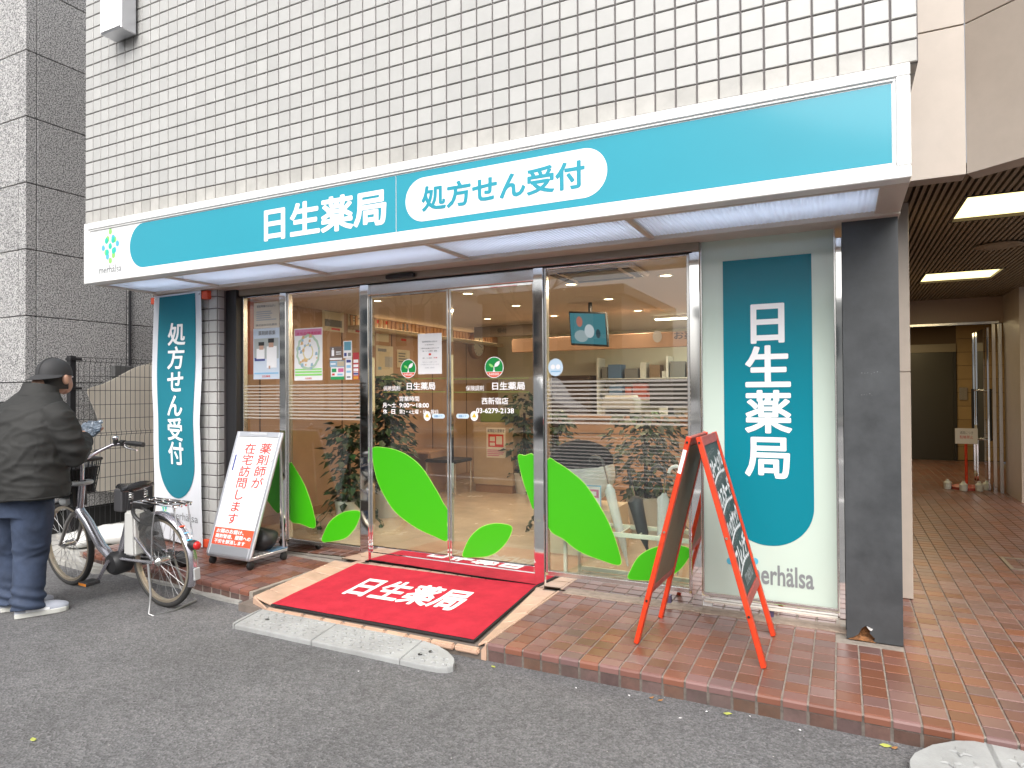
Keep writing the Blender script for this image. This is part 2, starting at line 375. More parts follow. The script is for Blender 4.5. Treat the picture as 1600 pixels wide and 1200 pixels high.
# lettering: Blender's own font, turned into flat mesh and fitted to a rectangle
_tc = {}
def tmesh(s, bold=0.0):
    """flat glyphs; bold adds a rounded stroke along every outline (each piece a hair in front of the last)"""
    k = (s, bold)
    if k in _tc: return _tc[k]
    cu = bpy.data.curves.new('t', 'FONT'); cu.body = s; cu.resolution_u = 3; cu.fill_mode = 'FRONT'
    ob = bpy.data.objects.new('t', cu); C.objects.link(ob)
    dg = bpy.context.evaluated_depsgraph_get(); me = bpy.data.meshes.new_from_object(ob.evaluated_get(dg))
    vs = [(v.co.x, v.co.y, 0.0) for v in me.vertices]; fs = [tuple(p.vertices) for p in me.polygons]
    bpy.data.objects.remove(ob); bpy.data.curves.remove(cu); bpy.data.meshes.remove(me)
    if bold:
        cnt = {}
        for f in fs:
            for i in range(len(f)):
                e = tuple(sorted((f[i], f[(i+1) % len(f)]))); cnt[e] = cnt.get(e, 0)+1
        bd = [e for e, c in cnt.items() if c == 1]; n = 0; st = 8e-4/max(1, 2*len(bd))
        done = set()
        for i, j in bd:
            x0, y0, _ = vs[i]; x1, y1, _ = vs[j]; l = math.hypot(x1-x0, y1-y0)
            if l < 1e-6: continue
            nx, ny = -(y1-y0)/l*bold, (x1-x0)/l*bold; n += 1; z = 1e-5+st*n; q = len(vs)
            vs += [(x0+nx, y0+ny, z), (x0-nx, y0-ny, z), (x1-nx, y1-ny, z), (x1+nx, y1+ny, z)]; fs.append((q, q+1, q+2, q+3))
            for v_ in (i, j):
                if v_ in done: continue
                done.add(v_); n += 1; z = 1e-5+st*n; q = len(vs)
                vs += [(vs[v_][0]+bold*math.cos(PI*t/4), vs[v_][1]+bold*math.sin(PI*t/4), z) for t in range(8)]; fs.append(tuple(range(q, q+8)))
    _tc[k] = (vs, fs); return vs, fs

def facade(Y): return lambda u, v: Vector((u, Y, v))
def sidewall(X): return lambda u, v: Vector((X, u, v))       # seen from +x side; u runs with depth

def text_into(mb, s, rect, fn, bold=0.0, cell=False):
    vs, fs = tmesh(s, bold)
    if not vs: return mb
    u0, u1, v0, v1 = rect
    if cell: x0, x1, y0, y1 = 0.0, 1.0, -0.1, 0.9
    else:
        x0 = min(v[0] for v in vs); x1 = max(v[0] for v in vs); y0 = min(v[1] for v in vs); y1 = max(v[1] for v in vs)
    e = 1e-3; o_ = fn(u0, v0); nv = (fn(u0+e, v0)-o_).cross(fn(u0, v0+e)-o_).normalized()
    return mb.add([fn(u0+(x-x0)/(x1-x0)*(u1-u0), v0+(y-y0)/(y1-y0)*(v1-v0))+nv*z for x, y, z in vs], fs)

def vtext_into(mb, s, rect, fn, bold=0.0):
    u0, u1, v0, v1 = rect; n = len(s); h = (v1-v0)/n
    for i, ch in enumerate(s):
        text_into(mb, ch, (u0, u1, v1-(i+1)*h, v1-i*h), fn, bold, True)
    return mb

def prect(xl, yt, xr, yb, Y):
    a = gy(xl, yt, Y); b = gy(xr, yb, Y); return (a.x, b.x, b.z, a.z)

def smooth_poly(pts, k=4):
    out = []; n = len(pts)
    for i in range(n):
        p0, p1, p2, p3 = pts[i-1], pts[i], pts[(i+1) % n], pts[(i+2) % n]
        for j in range(k):
            t = j/k
            out.append(tuple(0.5*((2*p1[a])+(-p0[a]+p2[a])*t+(2*p0[a]-5*p1[a]+4*p2[a]-p3[a])*t*t+(-p0[a]+3*p1[a]-3*p2[a]+p3[a])*t**3) for a in (0, 1)))
    return out

def arc_round(u0, u1, v0, v1, r=None, corners='all', n=10):
    w_, h_ = u1-u0, v1-v0; r = r or min(w_, h_)/2; out = []
    for key, cx, cy, a in (('br', u1-r, v0+r, -90), ('tr', u1-r, v1-r, 0), ('tl', u0+r, v1-r, 90), ('bl', u0+r, v0+r, 180)):
        if corners == 'all' or key in corners:
            out += [(cx+r*math.cos(R_(a+90*i/n)), cy+r*math.sin(R_(a+90*i/n))) for i in range(n+1)]
        else:
            out.append((u1 if 'r' in key else u0, v1 if 't' in key else v0))
    return out
def proj(P):
    q = Vector(P)-EYE; d = q.dot(_f2)
    return (800+F_PX*q.dot(_r3)/d, 600-F_PX*q.dot(_u3)/d, d)
def seen(P, mrg=20):
    x, y, d = proj(P); return d > 0.1 and -mrg < x < 1600+mrg and -mrg < y < 1200+mrg

def lay(items, parent, limit=300):
    """items: (kind, mesh, material, location, rotation). The ones that show largest become parts of their own,
    the rest of each kind is joined into one part."""
    kinds = {}
    for it in items: kinds.setdefault((it[0], it[2].name), []).append(it)
    share = {}
    for (kd, _), its in kinds.items(): share[kd] = share.get(kd, 0)+len(its)
    for (kd, _), its in kinds.items():
        its.sort(key=lambda i: proj(i[3])[2] if seen(i[3]) else 1e3)
        lim = max(20, int(limit*len(its)/share[kd])) if share[kd] > limit else limit
        for (n_, me, mt, loc, rot) in its[:lim]:
            o = place(n_, me, mt, parent, loc, rot)
            if me.materials[0] is not mt: o.material_slots[0].link = 'OBJECT'; o.material_slots[0].material = mt
        rest = its[lim:]
        if rest:
            mb = MB()
            for (n_, me, mt, loc, rot) in rest:
                Mx = Euler(rot or (0, 0, 0)).to_matrix()
                mb.add([Mx @ v.co + Vector(loc) for v in me.vertices], [tuple(p.vertices) for p in me.polygons])
            mb.build(kd, rest[0][2], parent, fixn=False, kind='stuff')

def tile_mesh(name, wx, wy, h, ch=0.003):
    """flat-lying tile, top at z=0, chamfered rim"""
    a, b = wx/2, wy/2
    mb = MB(); mb.add([(-a, -b, -h), (a, -b, -h), (a, b, -h), (-a, b, -h), (-a, -b, -ch), (a, -b, -ch), (a, b, -ch), (-a, b, -ch),
                       (-a+ch, -b+ch, 0), (a-ch, -b+ch, 0), (a-ch, b-ch, 0), (-a+ch, b-ch, 0)],
                      [(0, 1, 5, 4), (1, 2, 6, 5), (2, 3, 7, 6), (3, 0, 4, 7), (4, 5, 9, 8), (5, 6, 10, 9), (6, 7, 11, 10), (7, 4, 8, 11), (8, 9, 10, 11)])
    return mb.mesh(name, fixn=False)
UP = (R_(90), 0, 0)         # a flat-lying tile turned to face -y
SIDE = (R_(90), 0, R_(90))  # a flat-lying tile turned to face +x

# ================================================================ ground
ROAD_Z = -0.09
road = MB().box(-90, 90, -90, 90, ROAD_Z-0.3, ROAD_Z).build('road', asph); tag(road, kind='structure')

def ky(x):
    if x < 3.06: return -0.56-0.085*(x-0.95)
    return -0.845
P_ = 0.0985
pav = MB()
xs = [0.9, 2.0, 3.05]
pav.prism([(0.9, ky(0.9)+0.006, -0.006), (3.05, ky(3.05)+0.006, -0.006), (3.05, 0.155, -0.006), (0.9, 0.155, -0.006)], (0, 0, -0.12))
pav.prism([(4.80, -0.839, -0.006), (8.9, ky(8.9)+0.006, -0.006), (8.9, 10.4, -0.006), (6.75, 10.4, -0.006), (6.75, 0.155, -0.006), (4.80, 0.155, -0.006)], (0, 0, -0.12))
pavement = pav.build('pavement', grout_floor); tag(pavement, kind='structure')
tm = tile_mesh('floor_tile', P_-0.0075, P_-0.0080, 0.008, 0.0020)
nm = MB()
_pf = [(0.0, -0.034), (0.0, -0.012), (0.004, -0.004), (0.012, 0.0), (0.078, 0.0), (0.078, -0.012)]
nm.prism([(-(P_-0.009)/2, a, b) for a, b in _pf], (P_-0.009, 0, 0))
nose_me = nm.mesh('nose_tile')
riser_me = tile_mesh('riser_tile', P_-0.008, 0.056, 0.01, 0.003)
items = []
def column_of_tiles(x, y_end, has_kerb=True):
    y0 = ky(x)
    sl = math.atan2(ky(x+0.05)-ky(x-0.05), 0.1)
    if has_kerb:
        items.append(('kerb_tile', nose_me, nose_tile, (x, y0, 0.0), (0, 0, sl)))
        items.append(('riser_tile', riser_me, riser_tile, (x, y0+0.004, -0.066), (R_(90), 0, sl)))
    j = 0
    while True:
        y = y0+0.083+P_/2+j*P_
        if y+P_/2 > y_end: break
        items.append(('floor_tile', tm, red_tile, (x, y, 0.0), (0, 0, sl))); j += 1
x = 0.95+P_/2
while x < 3.0: column_of_tiles(x, 0.13); x += P_
x = 4.866
while x < 8.8:
    if 6.40 < x < 6.72: e = -0.0
    elif x >= 6.72: e = 10.2
    else: e = 0.135
    column_of_tiles(x, e); x += P_
lay(items, pavement)
# mortar strip at the foot of the glass
mor = MB()
for i in range(60):
    x0 = 4.85+i*0.0265; mor.box(x0, x0+0.0265, 0.075+0.012*noise.noise((x0*9, 0, 0)), 0.152, -0.004, 0.004+0.003*noise.noise((x0*7, 3, 0)))
mor.build('mortar_strip', M('tan_mortar', (0.34, 0.265, 0.21), .9, var=.25, vscale=14, bump=.3, bscale=60), pavement)
MB().box(4.82, 8.9, -0.8400, -0.8395, -0.12, -0.012).build('kerb_grout', M('grimy_grout', (0.13, 0.11, 0.095), .9, var=.4, vscale=25), pavement)
# broken concrete along the foot of the left kerb, and the apron under the bicycle
gut = MB()
for i in range(75):
    xa = 1.0+i*0.026; wv = 0.028+0.022*noise.noise((xa*6, 1.3, 0)); top = -0.074+0.01*noise.noise((xa*5, 7, 0))
    gut.prism([(xa, ky(xa)-wv, ROAD_Z-0.01), (xa+0.026, ky(xa+0.026)-wv, ROAD_Z-0.01), (xa+0.026, ky(xa+0.026)+0.012, ROAD_Z-0.01), (xa, ky(xa)+0.012, ROAD_Z-0.01)], (0, 0, top-ROAD_Z+0.01))
gut = gut.build('gutter', concrete); tag(gut, kind='structure')
ap = MB().prism([(-1.2, -0.60, -0.2), (0.3, -0.62, -0.2), (1.35, -0.72, -0.2), (1.52, -0.66, -0.2), (0.94, -0.56, -0.2), (0.9, 0.0, -0.2), (0.9, 4, -0.2), (-1.2, 4, -0.2)], (0, 0, 0.165))
apron = ap.build('apron', concrete, bevel=0.02, seg=2); tag(apron, kind='structure')

# entrance slope: pink tiles framing the mat
ent = MB().prism([(3.05, 0.155, -0.01), (3.05, -0.845, -0.045), (4.80, -0.845, -0.045), (4.80, 0.155, -0.01)], (0, 0, -0.1))
entrance = ent.build('entrance_slope', M('slope_mortar', (0.16, 0.13, 0.11), .9, var=.2, vscale=15)); tag(entrance, kind='structure')
def ez(y): return 0.0-0.030*max(0, min(1, (0.12-y)/0.965))
pk = []
def quad_tile(a, b, c, d, h=0.012, gap=0.006):
    cen = (Vector(a)+Vector(b)+Vector(c)+Vector(d))/4
    sh = lambda p: Vector(p)+(cen-Vector(p)).normalized()*gap
    pts = [sh(p) for p in (a, b, c, d)]
    return MB().prism(pts, (0, 0, -h))
def add_pink(mb): mb.build('border_tile', pink_tile, entrance, bevel=0.0025)
n = 6
for i in range(n):                                       # sloping cheeks left and right
    t0, t1 = i/n, (i+1)/n
    y0, y1 = 0.10+(-0.80-0.10)*t0, 0.10+(-0.80-0.10)*t1
    add_pink(quad_tile((2.985+0.14*t0, y0, 0.002), (2.985+0.14*t1, y1, 0.002), (3.20+0.13*t1, y1-0.02*t1, ez(y1)), (3.20+0.13*t0, y0, ez(y0))))
    add_pink(quad_tile((4.655+0.09*t0, y0, ez(y0)), (4.655+0.09*t1, y1-0.02*t1, ez(y1)), (4.80+0.01*t1, y1, 0.002), (4.80+0.01*t0, y0, 0.002)))
for i in range(14):                                      # strip behind the mat, in front of the doors
    xa, xb = 3.14+i*0.112, 3.14+(i+1)*0.112
    add_pink(quad_tile((xa, 0.098, 0.0), (xb, 0.098, 0.0), (xb, 0.150, 0.0), (xa, 0.150, 0.0)))
for i in range(10):                                      # front nosing
    xa, xb = 3.30+i*0.148, 3.30+(i+1)*0.148
    MB().box(xa+0.003, xb-0.003, -0.868, -0.835, -0.062, -0.031).build('nosing_tile', pink_tile, entrance, bevel=0.008, seg=2)
add_pink(MB().prism([(3.13, -0.805, -0.002), (3.13, -0.805, -0.088), (3.295, -0.858, -0.088), (3.295, -0.858, -0.036)], (0.004, 0.012, 0)))
add_pink(MB().prism([(4.785, -0.853, -0.038), (4.785, -0.853, -0.088), (4.814, -0.853, -0.088), (4.814, -0.853, -0.004)], (0, 0.012, 0)))
for i in range(6): add_pink(MB().box(4.802, 4.815, -0.84+i*0.16, -0.684+i*0.16, -0.02, 0.001))

# ================================================================ granite building on the left
SX = -0.15
cy0 = gx(40, 600, SX).y
gran = thing('granite_building', 'grey speckled granite building with thin black joints beside the alley', 'building', (SX, cy0, -0.1))
MB().box(-6, SX-0.012, cy0+0.012, 6, -0.2, 6.5).build('core', joint_black, gran)
zs = [gx(40, yy, SX).z for yy in (77.8, 180, 284.3, 389, 598)]
course = (zs[0]-zs[3])/3
ztop = zs[0]
levels = [ztop-course*i for i in range(-5, 8)]
for i in range(len(levels)-1):
    z1, z0 = levels[i]-0.004, max(levels[i+1]+0.004, -0.12)
    if z1 < z0+0.05: continue
    MB().box(SX-0.012, SX+0.012, cy0+0.085, cy0+0.93, z0, z1).build('stone_panel', gran_front, gran, bevel=0.003)
    MB().box(SX-0.012, SX+0.012, cy0+0.94, cy0+1.9, z0, z1).build('stone_panel', gran_front, gran, bevel=0.003)
    MB().box(SX-0.012, SX+0.012, cy0+1.91, cy0+4.2, z0, z1).build('stone_panel', gran_front, gran, bevel=0.003)
    MB().box(SX-0.1, SX+0.012, cy0-0.012, cy0+0.079, z0, z1).build('corner_stone', gran_front, gran, bevel=0.004)
    MB().box(SX-1.0, SX-0.107, cy0-0.012, cy0+0.02, z0, z1).build('stone_panel', gran_front, gran, bevel=0.003)
    MB().box(SX-1.91, SX-1.007, cy0-0.012, cy0+0.02, z0, z1).build('stone_panel', gran_front, gran, bevel=0.003)
p = gx(200, 500, SX)
MB().tube([(SX+0.03, p.y, gx(200, 572, SX).z), (SX+0.03, p.y, 2.6)], 0.013, 8).build('drain_pipe', black_metal, gran)
q = gx(189, 581, SX)
MB().box(SX+0.012, SX+0.07, q.y-0.11, q.y+0.09, q.z-0.06, q.z+0.06).build('junction_box', M('dull_grey_metal', (0.10, 0.10, 0.10), 0.5), gran, bevel=0.006)

# ================================================================ the pharmacy building
bld = thing('pharmacy_building', 'white tiled building with a glazed teal pharmacy shopfront', 'building', (1.05, 0, 0))
WX0, WX1, WY, WZ0 = 1.048, 6.729, -0.592, 2.622
uw = MB().box(WX0, WX1, WY, 0.6, WZ0+0.005, 5.3).build('upper_wall', grout_dark, bld)
TX = (WX1-WX0)/57; TZ = 0.0972
wt = tile_mesh('tile', TX-0.0078, TZ-0.0068, 0.010, 0.003)
stained_tile = M('stained_tile', (0.42, 0.41, 0.385), 0.3, var=0.10, vscale=11, rnd=0.08)
items = []
for r in range(-1, 26):
    for k in range(57):
        items.append(('tile', wt, white_tile if r >= 0 else stained_tile, (WX0+(k+0.5)*TX, WY-0.008, 2.719+(r+0.5)*TZ), UP))
lay(items, uw)
for j in range(6):
    place('soffit_tile', wt, white_tile, uw, (6.68, WY+0.01+(j+0.5)*TX, WZ0-0.002), (R_(180), 0, 0))
# left pillar in the same tile
pil = MB().box(1.06, 1.836, 0.0, 0.14, -0.1, 2.2).build('pillar', grout_dark, bld)
pt = tile_mesh('pillar_tile', 0.0905, 0.0905, 0.010, 0.003)
prt = tile_mesh('pillar_return_tile', 0.058, 0.0905, 0.010, 0.003)
for j in range(22):
    z = 0.05+0.0985*(j+0.0)
    for k in range(8):
        place('tile', pt, white_tile, pil, (1.838-(k+0.5)*0.0985, -0.008, z), UP)
    place('return_tile', prt, white_tile, pil, (1.844, 0.033, z), SIDE)
MB().box(1.845, 1.963, 0.075, 0.20, 0, 2.137).build('shutter_guide', black_metal, bld, bevel=0.004)

# black steel column with the rusted-out foot
cx0, cx1 = 6.44, 6.69
col = MB().prism([(cx0, 0.0, 0.001), (cx0+0.03, 0.0, 0.012), (cx0+0.055, 0.0, 0.03), (cx0+0.068, 0.0, 0.062), (cx0+0.088, 0.0, 0.078), (cx0+0.112, 0.0, 0.07), (cx0+0.104, 0.0, 0.042), (cx0+0.128, 0.0, 0.018), (cx0+0.12, 0.0, 0.001),
                  (cx1, 0.0, 0.001), (cx1, 0.0, 2.14), (cx0, 0.0, 2.14)], (0, 0.006, 0))
col.box(cx0, cx0+0.006, 0.007, 0.30, 0, 2.14).box(cx1-0.006, cx1, 0.007, 0.30, 0, 2.14)
colo = col.build('steel_column', dark_col, bld)
MB().box(cx0+0.008, cx1-0.008, 0.045, 0.29, 0.0, 0.3).build('rusted_core', rust, colo)
MB().prism([(cx0+0.09, -0.002, 0.076), (cx0+0.118, -0.006, 0.066), (cx0+0.112, -0.002, 0.055), (cx0+0.1, 0.001, 0.06)], (0, 0.003, 0)).build('peeled_edge', paper, colo)
MB().prism([(cx0+0.008, -0.001, 0.0), (cx0+0.05, -0.004, 0.002), (cx0+0.13, -0.005, 0.0), (cx0+0.10, 0.02, 0.012), (cx0+0.05, 0.02, 0.02)], (0, 0.01, 0)).build('rust_flake', rust, colo)
sc = MB()
for a, b, c, d in ((1346, 583, 1376, 584), (1338, 617, 1362, 625)):
    A = gy(a, b, -0.0012); B = gy(c, d, -0.0012)
    for i in range(7):
        xx = A.x+(B.x-A.x)*i/6+random.uniform(-.002, .002); zz = A.z+random.uniform(-.006, .004); s_ = random.uniform(.001, .0035)
        sc.poly([(xx, -0.0012, zz), (xx+s_, -0.0012, zz+s_*.3), (xx+s_*.6, -0.0012, zz+s_)])
sc.build('paint_scratch', grey_light, colo)

# ---- shopfront glass and metal
GY = 0.15
L_ = MB()
L_.box(1.963, 5.704, 0.10, 0.22, 2.075, 2.140)
L_.build('lintel', bronze, bld, bevel=0.004)
MB().box(1.963, 5.66, 0.118, 0.128, 2.068, 2.074).build('lintel_seal', joint_black, bld)
MB().box(1.963, 6.44, 0.135, 0.20, 0.0, 0.085).build('mirror_sill', steel, bld)
def window(x0, x1, zt, leafs, stripes, zb=0.10):
    wn = MB()
    fr = 0.016
    wn.box(x0, x0+fr, GY-0.014, GY+0.03, zb, zt).box(x1-fr, x1, GY-0.014, GY+0.03, zb, zt)
    wn.box(x0+fr, x1-fr, GY-0.014, GY+0.03, zb-0.015, zb+0.012).box(x0+fr, x1-fr, GY-0.014, GY+0.03, zt-0.016, zt)
    W_ = wn.build('window', steel_dull, bld, bevel=0.002)
    MB().box(x0+fr, x1-fr, GY, GY+0.008, zb+0.012, zt-0.016).build('pane', gl_shop, W_)
    MB().box(x0+0.004, x1-0.004, GY-0.010, GY-0.004, zb-0.021, zb-0.0155).build('seal', joint_black, W_)
    for L in leafs: leaf(L, W_, x0+fr, x1-fr)
    if stripes:
        for i in range(11):
            z = 1.335-i*0.0262
            mb = MB(); mb.poly([(x0+fr, GY-0.001, z), (x1-fr, GY-0.001, z), (x1-fr, GY-0.001, z-0.0125), (x0+fr, GY-0.001, z-0.0125)]).build('frosted_stripe', frost, W_)
    if stripes == 2:
        for i in range(13):
            z = 0.985-i*0.0215
            mb = MB(); mb.poly([(x0+fr, GY-0.001, z), (x1-fr, GY-0.001, z), (x1-fr, GY-0.001, z-0.0085), (x0+fr, GY-0.001, z-0.0085)]).build('frosted_stripe', frost_thin, W_)
    return W_
def leaf(pts, parent, xmin, xmax):
    P2 = [gy(px, py, GY-0.002) for px, py in pts]
    pp = [(min(max(p.x, xmin), xmax), p.z) for p in P2]
    pp = smooth_poly(pp, 5); pp = [(min(max(a, xmin), xmax), b) for a, b in pp]
    cx = sum(a for a, b in pp)/len(pp); cz = sum(b for a, b in pp)/len(pp)
    def inset(a, b, d):
        v = Vector((a-cx, b-cz)); l = v.length; v *= max(0, (l-d)/l); return (cx+v.x, cz+v.y)
    MB().prism([(a, GY-0.0012, b) for a, b in pp], (0, 0.0006, 0)).build('leaf_edge', leaf_edge, parent)
    ins = [(a if abs(a-xmin) < 1e-4 or abs(a-xmax) < 1e-4 else inset(a, b, 0.005)[0], inset(a, b, 0.005)[1]) for a, b in pp]
    MB().prism([(a, GY-0.0022, b) for a, b in ins], (0, 0.0006, 0)).build('leaf_decal', leaf_green, parent)
LA = [(582, 700), (600, 699), (620, 703), (640, 713), (660, 731), (680, 762), (693, 786), (699, 797), (699, 820), (699, 845), (680, 839), (650, 825), (620, 803), (603, 780), (590, 753), (583, 724)]
LB = [(723, 870), (726, 855), (735, 838), (750, 824), (768, 818), (785, 818), (800, 823), (797, 838), (788, 852), (775, 864), (760, 870), (740, 871)]
LC = [(809, 712), (820, 711), (836, 711), (836, 750), (836, 796), (825, 775), (815, 745)]
LD = [(853, 718), (870, 722), (890, 735), (915, 757), (940, 795), (955, 825), (967, 860), (969, 883), (940, 876), (905, 862), (880, 843), (853, 824), (853, 770)]
LE = [(981, 904), (985, 890), (995, 872), (1010, 860), (1030, 853), (1055, 851), (1080, 857), (1078, 870), (1065, 888), (1052, 898), (1030, 907), (1000, 907)]
LF = [(452, 724), (462, 733), (478, 762), (490, 800), (492, 825), (470, 819), (452, 812), (452, 770)]
LF0 = [(398, 690), (420, 694), (437, 706), (437, 750), (437, 801), (420, 786), (405, 760), (398, 725)]
LG = [(503, 846), (506, 832), (515, 815), (530, 803), (545, 798), (562, 799), (561, 812), (553, 828), (540, 841), (520, 846)]
window(1.965, 2.402, 2.075, [LF0], True)
window(2.47, 3.216, 2.075, [LF, LG], True)
window(4.712, 5.640, 2.075, [LD, LE], 2)
for a, b in ((2.404, 2.468), (3.218, 3.294), (4.640, 4.710), (5.642, 5.702), (6.408, 6.44)):
    MB().box(a, b, GY-0.03, GY+0.05, 0.0, 2.075).build('mullion', steel, bld, bevel=0.003)
# door head with sensor
MB().box(3.294, 4.640, GY-0.012, GY+0.07, 1.992, 2.074).build('door_head', steel_dull, bld, bevel=0.003)
hd = gy(625, 426, 0.08)
MB().box(hd.x-0.12, hd.x+0.12, 0.062, 0.10, 2.085, 2.115).build('door_sensor', black_plastic, bld, bevel=0.006)
def door(x0, x1, leafs):
    d = MB(); st = 0.014
    d.box(x0, x0+st, GY-0.004, GY+0.03, 0.03, 1.988).box(x1-st, x1, GY-0.004, GY+0.03, 0.03, 1.988)
    d.box(x0+st, x1-st, GY-0.004, GY+0.03, 1.972, 1.988)
    D = d.build('glass_door', steel, bld, bevel=0.002)
    MB().box(x0+st, x1-st, GY-0.003, GY+0.03, 0.038, 0.128).build('kick_rail', steel, D, bevel=0.002)
    MB().box(x0, x1, GY-0.001, GY+0.03, 0.018, 0.029).build('bottom_seal', joint_black, D)
    MB().box(x0+st, x1-st, GY, GY+0.008, 0.128, 1.972).build('pane', gl_door, D)
    for L in leafs: leaf(L, D, x0+st, x1-st)
    return D
D1 = door(3.296, 3.975, [LA]); D2 = door(3.983, 4.638, [LB, LC])
MB().box(3.294, 4.640, 0.16, 0.20, 0.0, 0.017).build('door_track', bronze, bld)
for D, px in ((D1, 687), (D2, 716)):
    k = gy(px, 884 if px < 700 else 888, GY-0.004); MB().lathe((k.x, k.y, k.z), [(0.014, 0), (0.014, -0.004), (0.006, -0.005)], 16, axis=1).build('lock', steel_dull, D, smooth=True)
fg = facade(GY-0.0015)
def door_print(D, lines, dx):
    for s, a, b, c, d, bold in lines: text_into(MB(), s, prect(a, b, c, d, GY-0.0015), fg, bold*1.1).build('lettering', white_print, D, fixn=False)
door_print(D1, [('保険調剤', 599, 603, 625, 610.5, .006), ('日生薬局', 635.5, 597.5, 680, 609, .022), ('営業時間', 624, 619, 655, 627, .01), ('月〜土', 598, 629, 619, 637, .02), ('9:00〜18:00', 624, 629.5, 670, 637, .025),
                ('休', 598.5, 639, 605, 647, .02), ('日', 611.5, 639.5, 617.5, 647, .02), ('第2・4土曜・日・祝日', 624, 639.5, 684.5, 647.5, .008)], 0)
door_print(D2, [('保険調剤', 728, 602.5, 756, 610.5, .006), ('日生薬局', 769, 597, 820, 609, .022), ('西新宿店', 752.5, 621, 794, 632, .012), ('03-6279-2138', 744, 637.5, 803, 646, .02)], 0)
for D, xa, xb in ((D1, 598, 697), (D2, 709, 826)):
    mb = MB()
    for yy in (592.6, 612.8):
        A = gy(xa, yy, GY-0.001); B = gy(xb, yy, GY-0.001)
        mb.poly([(A.x, A.y, A.z+.003), (B.x, B.y, A.z+.003), (B.x, B.y, A.z-.003), (A.x, A.y, A.z-.003)])
    mb.build('green_line', olive_line, D, fixn=False)
def emblem(D, px, py, r):
    c = gy(px, py, GY-0.001); e = MB().disc(c, r, r, 36).build('emblem', white_print, D, fixn=False)
    y = GY-0.0018
    def arcp(a0, a1, rr, n=24): return [(c.x+rr*math.cos(a0+(a1-a0)*i/n), y, c.z+rr*math.sin(a0+(a1-a0)*i/n)) for i in range(n+1)]
    a = math.asin(-0.42)
    MB().poly(arcp(a, PI-a, r*0.93)).build('green_field', emblem_green, D, fixn=False)
    MB().poly(arcp(PI-a+0.06, 2*PI+a-0.06, r*0.93)).build('red_field', orange_print, D, fixn=False)
    y2 = y-0.0006; mb = MB()
    def L(pts): mb.poly([(c.x+u*r, y2, c.z+v*r) for u, v in pts])
    L([(-.14, -.42), (.14, -.42), (.05, -.2), (.03, .1), (-.03, .1), (-.05, -.2)])
    L([(.03, .08), (.08, .32), (.30, .52), (.62, .62), (.58, .30), (.38, .10), (.18, .04)])
    text_into(mb, 'NISSEI', (c.x-r*.52, c.x+r*.52, c.z-r*.74, c.z-r*.52), facade(y2), .02)
    mb.build('sprout', white_print, D, fixn=False)
    MB().poly([(c.x+u*r, y2, c.z+v*r) for u, v in ((-.03, .02), (-.16, .22), (-.34, .34), (-.56, .36), (-.48, .16), (-.28, .02))]).build('small_leaf', dot_green, D, fixn=False)
emblem(D1, 638, 576, 0.068); emblem(D2, 772, 574, 0.072)
for D, ptx, bx0, bx1 in ((D1, 667.5, 675, 695), (D2, 741, 713, 733)):
    c = gy(ptx, 650, GY-0.0012); MB().disc(c, 0.030, 0.034, 24).build('caution_sticker', paper, D, fixn=False)
    MB().poly([(c.x-.018, GY-0.002, c.z-.010), (c.x+.018, GY-0.002, c.z-.010), (c.x, GY-0.002, c.z+.021)]).build('caution_triangle', M('caution_yellow', (0.65, 0.45, 0.02), 0.5), D, fixn=False)
    r = prect(bx0, 646.5, bx1, 654, GY-0.0012)
    MB().poly([(u, GY-0.0012, v) for u, v in arc_round(*r)]).build('door_label', M('pale_blue_print', (0.55, 0.68, 0.78), 0.5), D, fixn=False)
    text_into(MB(), '自動ドア', (r[0]+.02, r[1]-.02, r[2]+.008, r[3]-.008), facade(GY-0.002), .01).build('label_lettering', M('mid_blue_print', (0.05, 0.25, 0.5), 0.5), D, fixn=False)

# ---- fascia sign and its underside
FYs = -0.635
sign = thing('fascia_sign', 'long white framed sign band with teal panel and white pharmacy name above the doors', 'sign', (1.09, FYs, 2.137))
sx0, sx1, sz0, sz1 = 1.09, 6.697, 2.137, 2.612
b = 0.052
fr = MB()
fr.box(sx0, sx1, FYs, -0.602, sz1-b, sz1).box(sx0, sx1, FYs, -0.55, sz0, sz0+b).box(sx0, sx0+b, FYs, -0.602, sz0+b, sz1-b).box(sx1-b, sx1, FYs, -0.602, sz0+b, sz1-b)
fr.build('frame', sign_white, sign, bevel=0.004)
i2 = MB(); ib = b+0.012
i2.box(sx0+b, sx1-b, FYs+0.008, -0.603, sz1-ib, sz1-b-0.0005).box(sx0+b, sx1-b, FYs+0.008, -0.603, sz0+b+0.0005, sz0+ib).box(sx0+b, sx0+ib, FYs+0.008, -0.603, sz0+ib, sz1-ib).box(sx1-ib, sx1-b, FYs+0.008, -0.603, sz0+ib, sz1-ib)
i2.build('inner_trim', sign_white, sign, bevel=0.002)
FF = FYs+0.017
seam = gy(619, 320, FF).x
MB().box(sx0+ib, seam-0.0015, FF, FF+0.006, sz0+ib, sz1-ib).build('face_panel', sign_face, sign)
MB().box(seam+0.0015, sx1-ib, FF, FF+0.006, sz0+ib, sz1-ib).build('face_panel', sign_face, sign)
zt_ = gy(619, 274.5, FF).z; zb_ = gy(619, 362.5, FF).z
bx0 = gy(203, 375, FF).x; bx1 = sx1-ib-0.004
f1 = facade(FF-0.001)
MB().poly([f1(u, v) for u, v in arc_round(bx0, seam-0.0025, zb_, zt_, (zt_-zb_)/2-0.002, ('tl', 'bl'), 14)]).build('teal_panel', sign_teal, sign, fixn=False)
MB().poly([f1(seam+0.0025, zb_), f1(bx1, zb_), f1(bx1, zt_), f1(seam+0.0025, zt_)]).build('teal_panel', sign_teal, sign, fixn=False)
f2 = facade(FF-0.002); f3 = facade(FF-0.003)
